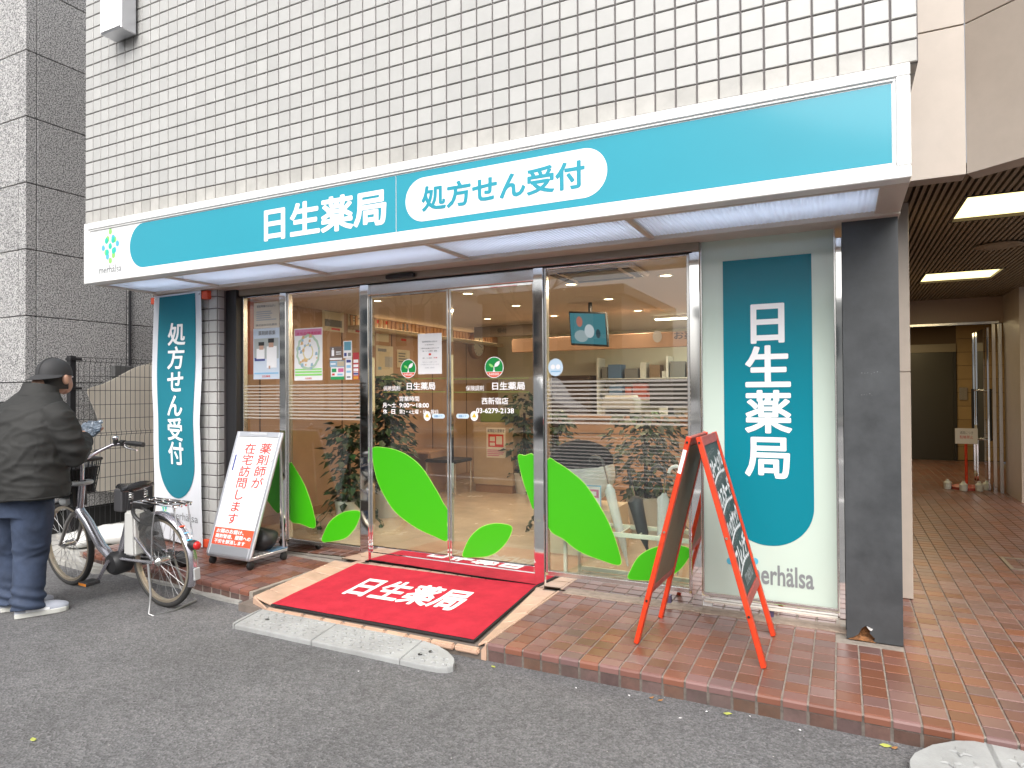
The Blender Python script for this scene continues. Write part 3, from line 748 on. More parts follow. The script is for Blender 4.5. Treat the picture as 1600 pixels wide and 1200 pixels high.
px0 = gy(634, 325, FF).x; px1 = gy(949, 270, FF).x; ptop = gy(790, 250.5, FF).z; pbot = gy(790, 327.5, FF).z - 0.02
pz = (gy(800, 247, FF).z, gy(800, 325, FF).z)
ph = (zt_-zb_)*0.38; pm = (zt_+zb_)/2
MB().poly([f2(u, v) for u, v in arc_round(px0, px1, pm-ph, pm+ph, ph, 'all', 14)]).build('white_pill', sign_face, sign, fixn=False)
a0, a1 = gy(413, 350, FF).x, gy(604, 330, FF).x
text_into(MB(), '日生薬局', (a0, a1, zb_+0.055, zt_-0.055), f2, 0.030).build('lettering', sign_face, sign, fixn=False)
a0, a1 = gy(659, 305, FF).x, gy(914, 280, FF).x
text_into(MB(), '処方せん受付', (a0, a1, pm-0.073, pm+0.073), f3, 0.030).build('lettering', sign_teal, sign, fixn=False)
def logo(parent, fn, cx, cz, R, k=1.0):
    """diamond of overlapping oval dots"""
    g, b_, t = [], [], []
    for u, v, c in ((0, 1, g), (-.38, .52, g), (-.52, .40, t), (.40, .55, b_), (.40, .38, t), (.62, .42, g), (-1, -.06, b_), (0, 0, t), (1, .10, b_),
                    (-.60, -.40, g), (-.42, -.40, t), (-.40, -.70, b_), (.46, -.36, t), (.62, -.30, b_), (.44, -.66, g), (0, -1, g)):
        c.append((u, v))
    for dots, mt, nm_, dd in ((g, dot_green, 'green_dot', 0), (b_, dot_blue, 'blue_dot', 0.0006), (t, dot_teal, 'teal_dot', 0.0012)):
        for u, v in dots:
            MB().poly([fn(cx+(u*.78+.19*math.cos(2*PI*i/16))*R*k, cz+(v+.21*math.sin(2*PI*i/16))*R) - Vector((0, dd, 0)) for i in range(16)]).build(nm_, mt, parent, fixn=False)
lc = gy(172.5, 384, FF); lt = gy(173, 357, FF); lb2 = gy(172, 412, FF)
logo(sign, f1, lc.x, (lt.z+lb2.z)/2, (lt.z-lb2.z)/2/1.21)
text_into(MB(), 'merhälsa', prect(155, 416, 190, 427, FF)[:2]+(gy(172, 427, FF).z, gy(172, 414, FF).z), f1, 0.012).build('wordmark', grey_print, sign, fixn=False)
# underside
so = MB(); Z0 = 2.137
divs = []
for px, py in ((246, 432), (425, 410), (663, 381.5), (978, 341)): divs.append(gz(px, py, Z0).x)
edges = [sx0+0.05]+divs+[sx1-0.06]
so.box(sx0, sx1, -0.55, -0.515, Z0+0.001, Z0+0.035)
so.box(sx0, sx1, -0.055, 0.128, Z0-0.012, Z0+0.03)
so.box(sx0, sx0+0.045, -0.515, -0.055, Z0, Z0+0.03); so.box(sx1-0.11, sx1, -0.515, -0.055, Z0, Z0+0.03)
for d in divs: so.box(d-0.018, d+0.018, -0.515, -0.055, Z0, Z0+0.03)
so.build('soffit_frame', beige_metal, sign, bevel=0.002)
poly_mat = translucent('polycarbonate', (0.74, 0.80, 0.92), 0.4, 0.2)
for i in range(5):
    x0 = (edges[i]+0.018) if i else sx0+0.045; x1 = edges[i+1]-0.018 if i < 4 else sx1-0.11
    n = int((x1-x0)/0.011); mb = MB()
    vs = []
    for j in range(n+1):
        xx = x0+(x1-x0)*j/n; z = Z0+0.012+(0.0035 if j % 2 else 0)
        vs += [(xx, -0.515, z), (xx, -0.055, z)]
    mb.add(vs, [(2*j, 2*j+2, 2*j+3, 2*j+1) for j in range(n)])
    mb.build('soffit_panel', poly_mat, sign, fixn=False)
MB().box(sx0, sx1, -0.60, 0.10, 2.59, 2.60).build('top_cover', beige_metal, sign)
MB().box(sx0, sx0+0.006, -0.60, 0.0, 2.17, 2.59).build('side_cover', sign_white, sign)
MB().box(sx1-0.006, sx1, -0.60, 0.0, 2.17, 2.59).build('side_cover', sign_white, sign)
fill_tubes = MB()
for i in range(5): fill_tubes.cyl((edges[i]+0.1, -0.3, 2.30), (edges[i+1]-0.05, -0.3, 2.30), 0.016, 10)
fill_tubes.build('soffit_fill_tube', lamp_mat('cool_tube', (0.76, 0.86, 1.0), 9.5), sign)  # added glowing tubes, hidden inside the sign, to brighten the soffit panels

# ---- teal sign panel beside the entrance
side = thing('sign_panel', 'tall pale glass sign panel with vertical white pharmacy name on teal, right of the window', 'sign', (5.704, 0.14, 0.1))
MB().box(5.706, 6.406, 0.142, 0.165, 0.105, 2.135).build('glass_panel', pale_panel, side)
fb = MB(); fb.box(5.704, 5.712, 0.132, 0.1415, 0.09, 2.13).box(6.400, 6.408, 0.132, 0.1415, 0.09, 2.13).box(5.712, 6.400, 0.132, 0.1415, 0.088, 0.104)
fb.build('frame', steel_dull, side, bevel=0.001)
PY = 0.1405; fp = facade(PY); fp2 = facade(PY-0.001)
u0, u1 = gy(1131, 600, PY).x, gy(1270, 600, PY).x; v1 = gy(1200, 402, PY).z; v0 = gy(1195, 852, PY).z
MB().poly([fp(u, v) for u, v in arc_round(u0, u1, v0, v1, (u1-u0)/2-0.004, ('bl', 'br'), 16)]).build('teal_field', teal_panel, side, fixn=False)
vtext_into(MB(), '日生薬局', (gy(1162.5, 600, PY).x, gy(1238, 600, PY).x, gy(1200, 747, PY).z, gy(1200, 467, PY).z), fp2, 0.024).build('lettering', white_print, side, fixn=False)
lc = gy(1160, 880, PY); logo(side, fp, lc.x, lc.z+0.01, 0.088)
text_into(MB(), 'merhälsa', (gy(1168, 900, PY).x, gy(1272, 900, PY).x, gy(1230, 917, PY).z, gy(1230, 885, PY).z), fp, 0.02).build('wordmark', grey_print, side, fixn=False)
MB().box(5.712, 6.40, 0.10, 0.131, 0.058, 0.066).build('lower_rail', beige_metal, side)
for px, py in ((1062, 918), (1209, 948)):
    k = gz(px, py, 0.03); MB().box(k.x-0.012, k.x+0.012, 0.118, 0.134, 0.018, 0.062).build('bracket', M('purple_grey', (0.08, 0.06, 0.12), 0.5), side)
k = gy(1106, 939, 0.13); MB().box(k.x-0.025, k.x+0.025, 0.128, 0.1345, 0.03, 0.055).build('maker_plate', paper, side)

# ---- projecting lamp box high on the wall
a = gy(157, 55, -0.74); lampb = thing('wall_lightbox', 'white rectangular box sign hanging on the tiled wall, cut by the top edge', 'sign', (a.x, -0.65, a.z))
bx = gy(189, 44, -0.74).x
MB().box(a.x, bx, -0.74, -0.62, a.z, a.z+0.9).build('housing', alu, lampb, bevel=0.006)
MB().box(a.x+0.008, bx-0.008, -0.746, -0.741, a.z+0.012, a.z+0.888).build('face', sign_face, lampb)
# ================================================================ inside the shop
IX0, IX1, IY1, CZ = 1.50, 6.44, 5.6, 2.15
MB().box(IX0, IX1, 0.20, IY1, -0.02, 0.0).build('interior_floor', int_floor, bld)
MB().box(IX0, IX1, 0.225, IY1, CZ, CZ+0.3).build('ceiling', ceil_mat, bld)
wl = MB().box(IX0-0.1, IX0, 0.2, IY1, 0, CZ).build('interior_wall', wood, bld)
MB().box(IX1, IX1+0.05, 0.32, IY1, 0, CZ).build('interior_wall', cream_wall, bld)
MB().box(IX0, IX1, IY1, IY1+0.1, 0, CZ).build('interior_wall', bright_wall, bld)
seam_m = M('panel_seam', (0.14, 0.08, 0.045), 0.7)
for y in (0.75, 1.15, 1.9, 2.8, 3.7, 4.6):
    MB().box(IX0-0.001, IX0+0.004, y-0.008, y+0.008, 0, 1.99).build('panel_seam', seam_m, wl)
MB().box(IX0, IX0+0.012, 0.2, IY1, 0.0, 0.09).build('skirting', wood_dark, wl)
# ribbed upper wall with a light shelf
bk = MB().box(IX0, IX0+0.16, 2.0, 5.5, 1.98, 2.02).build('light_shelf', cream_wall, bld, bevel=0.004)
rib = MB().box(0, 0.015, -0.02, 0.02, 0, 0.115).mesh('rib'); rib.materials.append(wood)
for i in range(40): place('rib', rib, None, bk, (IX0+0.001, 2.05+i*0.085, 2.025))
MB().box(IX0+0.06, IX0+0.10, 2.1, 5.4, 2.021, 2.03).build('strip_lamp', lamp_mat('warm_strip', (1.0, 0.62, 0.32), 2.8), bk)
# downlights
dl_mat = lamp_mat('downlight_glow', (1.0, 0.72, 0.45), 9.0)
spots = [(4.45, 1.29), (4.45, 2.27), (4.45, 3.29), (5.24, 1.25), (3.45, 1.32), (3.46, 2.28), (2.63, 3.19), (2.45, 1.3), (5.24, 2.27), (3.45, 3.3)]
for x, y in spots:
    d = MB().lathe((x, y, CZ-0.006), [(0.045, 0.004), (0.062, 0.004), (0.062, 0.0), (0.047, 0.0)], 20, cap=False).build('downlight', sign_white, bld, smooth=True)
    MB().lathe((x, y, CZ-0.002), [(0.044, 0.0), (0.001, -0.0005)], 20).build('bulb', dl_mat, d)
    la = bpy.data.lights.new('downlight_lamp', 'AREA'); la.shape = 'DISK'; la.size = 0.08; la.energy = 6.6; la.color = (1.0, 0.70, 0.47)
    lo = bpy.data.objects.new('downlight_lamp', la); C.objects.link(lo); lo.parent = d; lo.location = Vector((x, y, CZ-0.012))-wloc(d)
# back room: bright dispensary behind the counter
ctr = thing('reception_counter', 'pale wood reception counter with horizontal boards at the back of the shop', 'counter', (3.6, 3.3, 0))
for i in range(6): MB().box(3.5, 6.35, 3.30, 3.34, 0.02+i*0.155, 0.165+i*0.155).build('plank', wood, ctr, bevel=0.004)
MB().box(3.46, 6.38, 3.24, 3.75, 0.955, 0.99).build('counter_top', wood_dark, ctr, bevel=0.004)
MB().box(3.5, 6.35, 3.345, 3.7, 0.0, 0.95).build('carcass', cream_wall, ctr)
hb = thing('hanging_bulkhead', 'long wooden bulkhead with pickup lettering hanging above the counter', 'bulkhead', (3.6, 3.3, 1.62))
a = gy(880, 545, 3.3); b2 = gy(1082, 505, 3.3)
MB().box(2.9, 6.35, 3.30, 3.40, a.z-0.02, 1.90).build('bulkhead_board', wood, hb, bevel=0.003)
t0 = gy(1062, 530, 3.295); t1 = gy(1100, 518, 3.295)
text_into(MB(), 'お薬', (t0.x-.06, t0.x+0.16, t0.z, t0.z+0.085), facade(3.295), 0.01).build('lettering', black_print, hb, fixn=False)
MB().disc((t0.x-0.24, 3.295, t0.z+0.04), 0.05, 0.065, 20).build('oval_mark', grey_light, hb, fixn=False)
t0 = gy(777, 521, 3.795)
MB().box(t0.x-.35, t0.x+.5, 3.80, 3.83, t0.z-.04, t0.z+.10).build('counter_sign', M('sign_taupe', (0.16, 0.125, 0.09), .6), hb)
text_into(MB(), '受付', (t0.x, t0.x+.14, t0.z, t0.z+.065), facade(3.795), .01).build('lettering', black_print, hb, fixn=False)
lamp_white = lamp_mat('fluorescent', (1.0, 0.95, 0.72), 8.0)
tl = thing('strip_light', 'bright fluorescent strip fitting in the ceiling behind the counter', 'light', (4.9, 4.0, CZ))
MB().box(4.45, 5.55, 3.95, 4.02, CZ-0.03, CZ-0.002).build('fitting', sign_white, tl)
MB().box(4.47, 5.53, 3.955, 4.015, CZ-0.045, CZ-0.0305).build('tube', lamp_white, tl)
tl2 = thing('strip_light', 'second fluorescent strip fitting further back to the right', 'light', (5.6, 4.7, CZ))
MB().box(5.0, 6.2, 4.65, 4.72, CZ-0.03, CZ-0.002).build('fitting', sign_white, tl2)
MB().box(5.02, 6.18, 4.655, 4.715, CZ-0.045, CZ-0.0305).build('tube', lamp_white, tl2)
for x, y in ((5.0, 4.0), (5.6, 4.7)):
    la = bpy.data.lights.new('strip_lamp', 'AREA'); la.shape = 'RECTANGLE'; la.size = 1.0; la.size_y = 0.08; la.energy = 14; la.color = (1.0, 0.95, 0.75)
    lo = bpy.data.objects.new('strip_lamp', la); C.objects.link(lo); par = tl if x < 5.2 else tl2; lo.parent = par; lo.location = Vector((x, y, CZ-0.06))-wloc(par)
# shelves with small goods
shf = thing('medicine_shelf', 'white open shelf full of small boxes against the back wall', 'shelf', (4.2, 5.35, 0))
for z in (0.4, 0.8, 1.15, 1.45): MB().box(3.3, 6.3, 5.25, 5.58, z-0.012, z).build('shelf_board', sign_white, shf)
for x in (3.3, 4.3, 5.3, 6.28): MB().box(x-0.012, x+0.012, 5.25, 5.58, 0, 1.75).build('upright', sign_white, shf)
box_cols = [M('carton_%s' % n, c, 0.6) for n, c in (('white', (.7, .7, .66)), ('blue', (.12, .22, .4)), ('green', (.2, .4, .15)), ('brown', (.25, .16, .09)), ('red', (.45, .08, .05)), ('grey', (.2, .2, .2)))]
cnt_ = {}
for z in (0.8, 1.15, 1.45):
    x = 3.36
    while x < 6.2:
        ww = random.uniform(.07, .2); hh = random.uniform(.08, .24)
        cm_ = random.choice(box_cols); lv = {0.8: 'lowest', 1.15: 'middle', 1.45: 'top'}[z]
        o = MB().box(x, x+ww, 5.28, 5.5, z+0.001, z+hh).build('carton', cm_, None); cn = cm_.name.split('_')[1]
        cnt_[(cn, lv)] = cnt_.get((cn, lv), 0)+1
        tag(o, '%s %s carton from the left on the %s board of the medicine shelf' % (('first', 'second', 'third', 'fourth', 'fifth', 'sixth', 'seventh', 'eighth', 'ninth', 'tenth')[cnt_[(cn, lv)]-1], cn, lv), 'box', 'cartons on the medicine shelf')
        x += ww+random.uniform(.01, .06)
# pharmacy machines and a monitor on the counter
pr = thing('printer', 'grey office printer standing on the counter near the window', 'printer', (4.2, 3.45, 0.99))
MB().box(4.0, 4.38, 3.36, 3.66, 0.991, 1.18).build('housing', grey_plastic, pr, bevel=0.015)
MB().box(4.05, 4.33, 3.345, 3.359, 1.01, 1.07).build('paper_tray', black_plastic, pr)
MB().box(4.03, 4.35, 3.38, 3.64, 1.181, 1.22).build('scanner_lid', sign_white, pr, bevel=0.01)
mo = thing('computer_monitor', 'black computer monitor seen on the counter', 'monitor', (4.75, 3.5, 0.99))
MB().box(4.52, 4.98, 3.48, 3.51, 1.10, 1.40).build('screen', black_plastic, mo, bevel=0.006)
MB().box(4.72, 4.78, 3.49, 3.52, 0.995, 1.10).box(4.64, 4.86, 3.42, 3.58, 0.991, 1.0).build('stand', black_plastic, mo)
bs = thing('box_stack', 'black dispensing machine beside the monitor', 'machine', (5.35, 3.5, 0.99))
MB().box(5.15, 5.55, 3.40, 3.70, 0.991, 1.30).build('housing', M('charcoal', (0.05, 0.05, 0.055), 0.5), bs, bevel=0.02)
MB().box(5.2, 5.5, 3.39, 3.399, 1.12, 1.27).build('door', grey_plastic, bs)
bs.name = 'dispensing_machine'
fc = thing('filing_cabinet', 'tall dark cabinet against the back wall left of the shelf', 'cabinet', (2.9, 5.3, 0))
MB().box(2.6, 3.2, 5.2, 5.58, 0, 1.5).build('carcass', M('dark_walnut', (0.07, 0.04, 0.025), 0.5), fc, bevel=0.005)
for i in range(4): MB().box(2.63, 3.17, 5.185, 5.199, 0.06+i*.36, 0.38+i*.36).build('drawer', M('dark_walnut', (0, 0, 0)), fc, bevel=0.004)
# air conditioner cassette
acx, acy = 4.84, 0.78
ac = thing('air_conditioner', 'square ceiling cassette air conditioner inside the right window', 'air conditioner', (acx, acy, CZ))
MB().box(acx-0.33, acx+0.33, acy-0.22, acy+0.28, CZ-0.035, CZ-0.001).build('fascia', ceil_mat, ac, bevel=0.015)
MB().box(acx-0.2, acx+0.2, acy-0.12, acy+0.18, CZ-0.04, CZ-0.0355).build('grille', M('grille_grey', (0.2, 0.18, 0.16), 0.6), ac)
for sx_, a_ in ((-1, 0), (1, 0)): MB().box(acx+sx_*0.27-0.025, acx+sx_*0.27+0.025, acy-0.16, acy+0.22, CZ-0.042, CZ-0.0355).build('louvre', black_plastic, ac)
for sy_ in (-0.175, 0.235): MB().box(acx-0.22, acx+0.22, acy+sy_-0.02, acy+sy_+0.02, CZ-0.042, CZ-0.0355).build('louvre', black_plastic, ac)
# television on a ceiling bracket
tv = thing('television', 'small wall television showing a pale blue programme, hung from the ceiling', 'television', gy(920, 512, 2.4))
A = gy(893, 490, 2.4); B = gy(948, 534, 2.4); tvx0, tvx1, tvz0, tvz1 = A.x, B.x, B.z, A.z
th = R_(-6)
def tvp(u, v, d=0): return Vector((tvx0+(tvx1-tvx0)*u, 2.4+d-(1-v)*0.0+v*(-0.05), tvz0+(tvz1-tvz0)*v-0.03*u+0.0))
MB().prism([tvp(-.03, -.06), tvp(1.03, -.06), tvp(1.03, 1.06), tvp(-.03, 1.06)], (0, 0.05, 0)).build('case', black_plastic, tv, bevel=0.005)
MB().prism([tvp(0, 0, -.004), tvp(1, 0, -.004), tvp(1, 1, -.004), tvp(0, 1, -.004)], (0, 0.003, 0)).build('screen', lamp_mat('tv_blue', (0.10, 0.30, 0.36), 0.42), tv)
def blob(u0, u1, v0, v1, mt, nm_, d=-.006):
    MB().poly([tvp((u0+u1)/2+(u1-u0)/2*math.cos(2*PI*i/14), (v0+v1)/2+(v1-v0)/2*math.sin(2*PI*i/14), d) for i in range(14)]).build(nm_, mt, tv, fixn=False)
blob(.18, .36, .55, .9, lamp_mat('tv_skin', (0.7, 0.25, 0.2), 0.4), 'screen_figure'); blob(.4, .68, .2, .65, lamp_mat('tv_white', (0.75, 0.78, 0.85), 0.45), 'screen_paper')
blob(.1, .5, .05, .45, lamp_mat('tv_pale', (0.5, 0.6, 0.65), 0.4), 'screen_coat', -.005); blob(.72, .85, .2, .5, lamp_mat('tv_dark', (0.05, 0.08, 0.1), 0.5), 'screen_shape')
MB().cyl(((tvx0+tvx1)/2, 2.44, tvz1), ((tvx0+tvx1)/2, 2.44, CZ), 0.02).build('bracket', black_metal, tv)
# wall clock on the side wall
ck = gx(741, 540, IX0); clk = thing('wall_clock', 'round wooden wall clock on the beige side wall', 'clock', ck)
cr = 0.20
MB().lathe(ck, [(cr, 0.0), (cr, 0.07), (cr*.86, 0.09), (cr*.82, 0.075), (0.001, 0.075)], 36, axis=0).build('case', wood_dark, clk, smooth=True)
MB().poly([(ck.x+0.077, ck.y+cr*.8*math.cos(2*PI*i/30), ck.z+cr*.8*math.sin(2*PI*i/30)) for i in range(30)]).build('dial', cream, clk, fixn=False)
hm = MB()
for k in range(12):
    a = 2*PI*k/12; c_, s_ = math.cos(a), math.sin(a); r0, r1 = cr*.62, cr*.74; wv = 0.006
    hm.poly([(ck.x+0.079, ck.y+c_*r0-s_*wv, ck.z+s_*r0+c_*wv), (ck.x+0.079, ck.y+c_*r1-s_*wv, ck.z+s_*r1+c_*wv), (ck.x+0.079, ck.y+c_*r1+s_*wv, ck.z+s_*r1-c_*wv), (ck.x+0.079, ck.y+c_*r0+s_*wv, ck.z+s_*r0-c_*wv)])
hm.beam((ck.x+.081, ck.y, ck.z), (ck.x+.081, ck.y+.02, ck.z+.1), .008, .004, (1, 0, 0)).beam((ck.x+.083, ck.y, ck.z), (ck.x+.083, ck.y+.09, ck.z-.03), .006, .003, (1, 0, 0))
hm.build('hands_and_marks', black_print, clk, fixn=False)

# posters
def sheet(name, label, rect, fn, bg, blocks, off, group=None, cat='poster'):
    """rect u0,u1,v0,v1 on a plane; blocks (u0,u1,v0,v1,material,part name, optional text)"""
    u0, u1, v0, v1 = rect; c = fn((u0+u1)/2, v0)
    t = thing(name, label, cat, c, 0, group)
    off = Vector(off)
    MB().prism([fn(u0, v0), fn(u1, v0), fn(u1, v1), fn(u0, v1)], off*0.4).build('sheet', bg, t)
    per = {}
    for bl in blocks:
        a, b_, c_, d, mt, nm_ = bl[:6]
        mb, _ = per.setdefault((nm_, mt.name), (MB(), mt))
        ra = (u0+(u1-u0)*a, u0+(u1-u0)*b_, v0+(v1-v0)*c_, v0+(v1-v0)*d)
        k = len(per)
        f_ = lambda u, v, k=k: fn(u, v)+off*(1+0.25*k)
        if len(bl) > 6: text_into(mb, bl[6], ra, f_, bl[7] if len(bl) > 7 else 0.01)
        else: mb.poly([f_(ra[0], ra[2]), f_(ra[1], ra[2]), f_(ra[1], ra[3]), f_(ra[0], ra[3])])
    for (nm_, _), (mb, mt) in per.items(): mb.build(nm_, mt, t, fixn=False)
    return t
def lines(a, b_, c_, d, n, mt, nm_='text_line', fill=.5, jit=True):
    h = (d-c_)/n
    return [(a, a+(b_-a)*(random.uniform(.6, 1) if jit else 1), c_+i*h, c_+i*h+h*fill, mt, nm_) for i in range(n)]
GP = GY-0.0016; gf = facade(GP); OUT = (0, -0.0012, 0)
sheet('poster', 'pale blue poster with two people in white coats, left window', prect(396, 514, 437, 592, GP), gf, M('poster_blue', (0.58, 0.66, 0.76), 0.5),
      [(.03, .97, .40, .80, M('photo_grey', (0.42, 0.45, 0.44), 0.6), 'photo'), (.20, .85, .86, .95, grey_print, 'title', '薬剤師募集'), (.05, .45, .36, .42, navy_print, 'caption_band'),
       (.04, .96, .10, .13, sky_print, 'text_band'), (.35, .65, .035, .075, red_print, 'shop_name', '日生薬局')]
      + [(.13, .44, .40, .60, white_print, 'coat'), (.52, .90, .22, .64, white_print, 'coat'), (.24, .40, .58, .68, M('print_skin', (0.55, 0.35, 0.26), 0.6), 'face'), (.60, .78, .62, .74, M('print_skin', (0, 0, 0)), 'face'),
         (.21, .43, .66, .73, black_print, 'tied_hair'), (.58, .80, .71, .79, black_print, 'hair'), (.60, .66, .20, .26, M('print_skin', (0, 0, 0)), 'hands')], OUT)
sheet('notice', 'beige typed notice above the blue poster, left window', prect(397, 474, 436, 511, GP), gf, cream,
      [(.12, .88, .80, .90, grey_print, 'heading', '事前準備のおねがい')]+lines(.10, .92, .30, .70, 5, grey_light)+[(.08, .92, .08, .16, grey_print, 'footer', '株式会社日生薬局')], OUT, cat='notice')
mp = sheet('poster', 'poster with a circular town map in pastel green and pink header', prect(460, 514, 504, 594, GP), gf, paper,
      [(.02, .98, .86, .98, pink_print, 'header'), (.10, .95, .87, .93, M('hot_pink', (0.6, 0.03, 0.15), 0.5), 'header_text', 'まちの健康相談'), (.03, .98, .20, .225, dot_green, 'green_band'), (.03, .98, .145, .18, dot_green, 'green_band'), (.03, .98, .09, .125, dot_green, 'green_band'), (.4, .62, .025, .055, red_print, 'shop_name', '日生薬局')], OUT)
r = prect(460, 514, 504, 594, GP); mc_ = ((r[0]+r[1])/2, r[2]+(r[3]-r[2])*.54); mr_ = (r[1]-r[0])*.42
for rr, mt, nm_ in ((1.0, M('map_green', (0.42, 0.56, 0.42), 0.6), 'map_ring'), (.85, paper, 'map_ground'), (.45, M('map_yellow', (0.7, 0.6, 0.3), 0.6), 'map_core'), (.36, paper, 'map_core')):
    MB().poly([gf(mc_[0]+mr_*rr*math.cos(2*PI*i/28)*(1+.05*math.sin(i*3)), mc_[1]+mr_*1.15*rr*math.sin(2*PI*i/28)*(1+.05*math.sin(i*3)))+Vector((0, -0.0022-0.0003*(1.1-rr)*4, 0)) for i in range(28)]).build(nm_, mt, mp, fixn=False)
mb = MB(); mb2 = MB()
for i in range(26):
    a = random.uniform(0, 2*PI); q = random.uniform(.4, .98); u, v = mc_[0]+mr_*q*math.cos(a), mc_[1]+mr_*1.15*q*math.sin(a); s_ = random.uniform(.006, .016)
    (mb if i % 2 else mb2).poly([Vector((u-s_, GP-.0042-i*1e-5, v-s_)), Vector((u+s_, GP-.0042-i*1e-5, v-s_*.7)), Vector((u+s_*.8, GP-.0042-i*1e-5, v+s_)), Vector((u-s_*.6, GP-.0042-i*1e-5, v+s_*.8))])
mb.build('map_house', M('map_blue', (0.3, 0.45, 0.55), 0.6), mp, fixn=False); mb2.build('map_house', M('map_orange', (0.65, 0.42, 0.2), 0.6), mp, fixn=False)
def small(label, x0, y0, x1, y1, bg, blocks, nm_='sticker'): sheet(nm_, label, prect(x0, y0, x1, y1, GP), gf, bg, blocks, OUT, cat=nm_)
small('brown accessibility sticker with a white figure beside the map poster', 515.5, 542, 535, 562, M('sticker_brown', (0.16, 0.12, 0.10), 0.5), [(.15, .35, .3, .75, white_print, 'figure'), (.2, .3, .78, .9, white_print, 'head'), (.5, .9, .55, .62, white_print, 'text_line'), (.5, .9, .4, .46, white_print, 'text_line'), (.0, 1, .0, .15, paper, 'lower_band')])
small('white sticker with a blue photo, topmost of the small window stickers', 536.5, 533, 550, 559, paper, [(.1, .9, .45, .95, M('photo_blue', (0.12, 0.30, 0.38), 0.5), 'photo'), (.1, .4, .1, .3, navy_print, 'mark'), (.55, .9, .1, .3, grey_print, 'mark')])
small('pair of pale blue card stickers below the brown one', 515.5, 564, 538.5, 573, M('sticker_blue', (0.25, 0.42, 0.55), 0.5), [(.5, .98, .1, .9, M('sticker_sand', (0.5, 0.42, 0.3), 0.5), 'card'), (.05, .4, .4, .6, white_print, 'text_line')])
small('green and pink payment sticker lowest beside the map poster', 517, 574, 538, 593, paper, [(.0, 1, .0, .25, M('pay_green', (0.02, 0.30, 0.09), 0.5), 'lower_band'), (.08, .42, .6, .9, M('pay_green', (0, 0, 0)), 'mark'), (.55, .95, .6, .9, M('pay_pink', (0.6, 0.12, 0.3), 0.5), 'mark'), (.1, .3, .34, .5, red_print, 'mark'), (.5, .9, .34, .48, sky_print, 'mark')])
small('white vertical sticker with four blue marks', 540, 560, 550, 593, paper, [(.15, .85, .80, .93, navy_print, 'mark'), (.15, .85, .55, .68, sky_print, 'mark'), (.15, .85, .32, .42, sky_print, 'mark'), (.2, .8, .08, .16, grey_print, 'mark')])
small('red vertical strip sticker of card marks', 551.5, 551, 561, 593, M('card_red', (0.42, 0.04, 0.05), 0.5), [(.1, .9, .62, .74, paper, 'mark'), (.1, .9, .46, .56, paper, 'mark'), (.1, .9, .30, .41, paper, 'mark'), (.1, .9, .16, .27, paper, 'mark'), (.1, .9, .18, .25, navy_print, 'mark'), (.1, .9, .02, .12, M('card_orange', (0.65, 0.3, 0.04), 0.5), 'mark')])
small('small white printed label right of the red strip sticker', 562.5, 576, 576, 593, paper, lines(.1, .9, .15, .9, 4, sky_print))
nt_ = sheet('notice', 'white typed notice with small red arrow taped inside the left door', prect(653, 522, 690.5, 584, GP), gf, paper,
      [(.18, .82, .78, .82, grey_print, 'heading', '営業時間変更のお知らせ'), (.30, .68, .71, .735, grey_print, 'text_line', 'お客様各位'), (.12, .9, .62, .65, grey_print, 'text_line', '土曜日の営業日が変わります'), (.2, .8, .55, .585, grey_print, 'text_line', '第1・3・5土曜日　営業'),
       (.46, .56, .46, .51, red_print, 'arrow'), (.2, .6, .38, .41, grey_print, 'text_line', '第2・4土曜日'), (.66, .82, .38, .415, red_print, 'red_text', '休業'), (.2, .8, .28, .31, grey_light, 'text_line', '何卒よろしくお願いします'), (.12, .9, .22, .25, grey_light, 'text_line', 'ご不便をおかけいたします'), (.3, .7, .14, .17, grey_light, 'text_line', '日生薬局　西新宿店')], OUT, cat='notice')
c = gy(868, 574, GP); stk = thing('sticker', 'round pale blue sticker at the left edge of the right window', 'sticker', c)
MB().disc(c, 0.052, 0.057, 28).build('disc', M('sticker_sky', (0.55, 0.70, 0.83), 0.5), stk, fixn=False)
MB().disc(c-Vector((0.018, .0008, -.003)), 0.016, 0.016, 14).disc(c-Vector((-0.018, .0008, -.003)), 0.016, 0.016, 14).build('face_ring', white_print, stk, fixn=False)
MB().poly([c+Vector((-.034, -.0008, -.022)), c+Vector((.034, -.0008, -.022)), c+Vector((.034, -.0008, -.03)), c+Vector((-.034, -.0008, -.03))]).build('text_band', sky_print, stk, fixn=False)
sw = sidewall(IX0+0.004); OX = (0.0012, 0, 0)
def srect(x0, y0, x1, y1):
    a = gx(x0, y0, IX0); b_ = gx(x1, y1, IX0); return (a.y, b_.y, b_.z, a.z)
cream_p = M('cream_poster', (0.66, 0.60, 0.46), 0.6)
sheet('poster', 'cream poster with a black ring drawing, upper left on the inner side wall', srect(503, 454, 537, 520), sw, cream_p, [(.3, .7, .78, .95, black_print, 'ring'), (.33, .67, .80, .93, cream_p, 'ring_ground'), (.36, .64, .84, .88, red_print, 'red_text')]+lines(.1, .9, .5, .7, 4, grey_print)+[(.1, .9, .12, .3, M('poster_grey', (0.18, 0.19, 0.19), 0.6), 'photo'), (.4, .8, .04, .09, red_print, 'shop_name')], OX)
sheet('poster', 'cream poster with large red heading on the inner side wall', srect(543, 458, 566, 522), sw, cream_p, [(.2, .95, .72, .84, red_print, 'heading')]+lines(.1, .9, .3, .65, 5, grey_print)+[(.5, .95, .14, .22, sky_print, 'band'), (.5, .95, .03, .09, red_print, 'shop_name')], OX)
sheet('poster', 'pale leaflet with red boxes on the inner side wall', srect(587, 482, 607, 535), sw, cream_p, lines(.1, .9, .72, .95, 4, grey_print)+[(.05, .42, .55, .66, red_print, 'red_box'), (.52, .95, .55, .66, red_print, 'red_box'), (.05, .42, .25, .36, red_print, 'red_box')], OX)
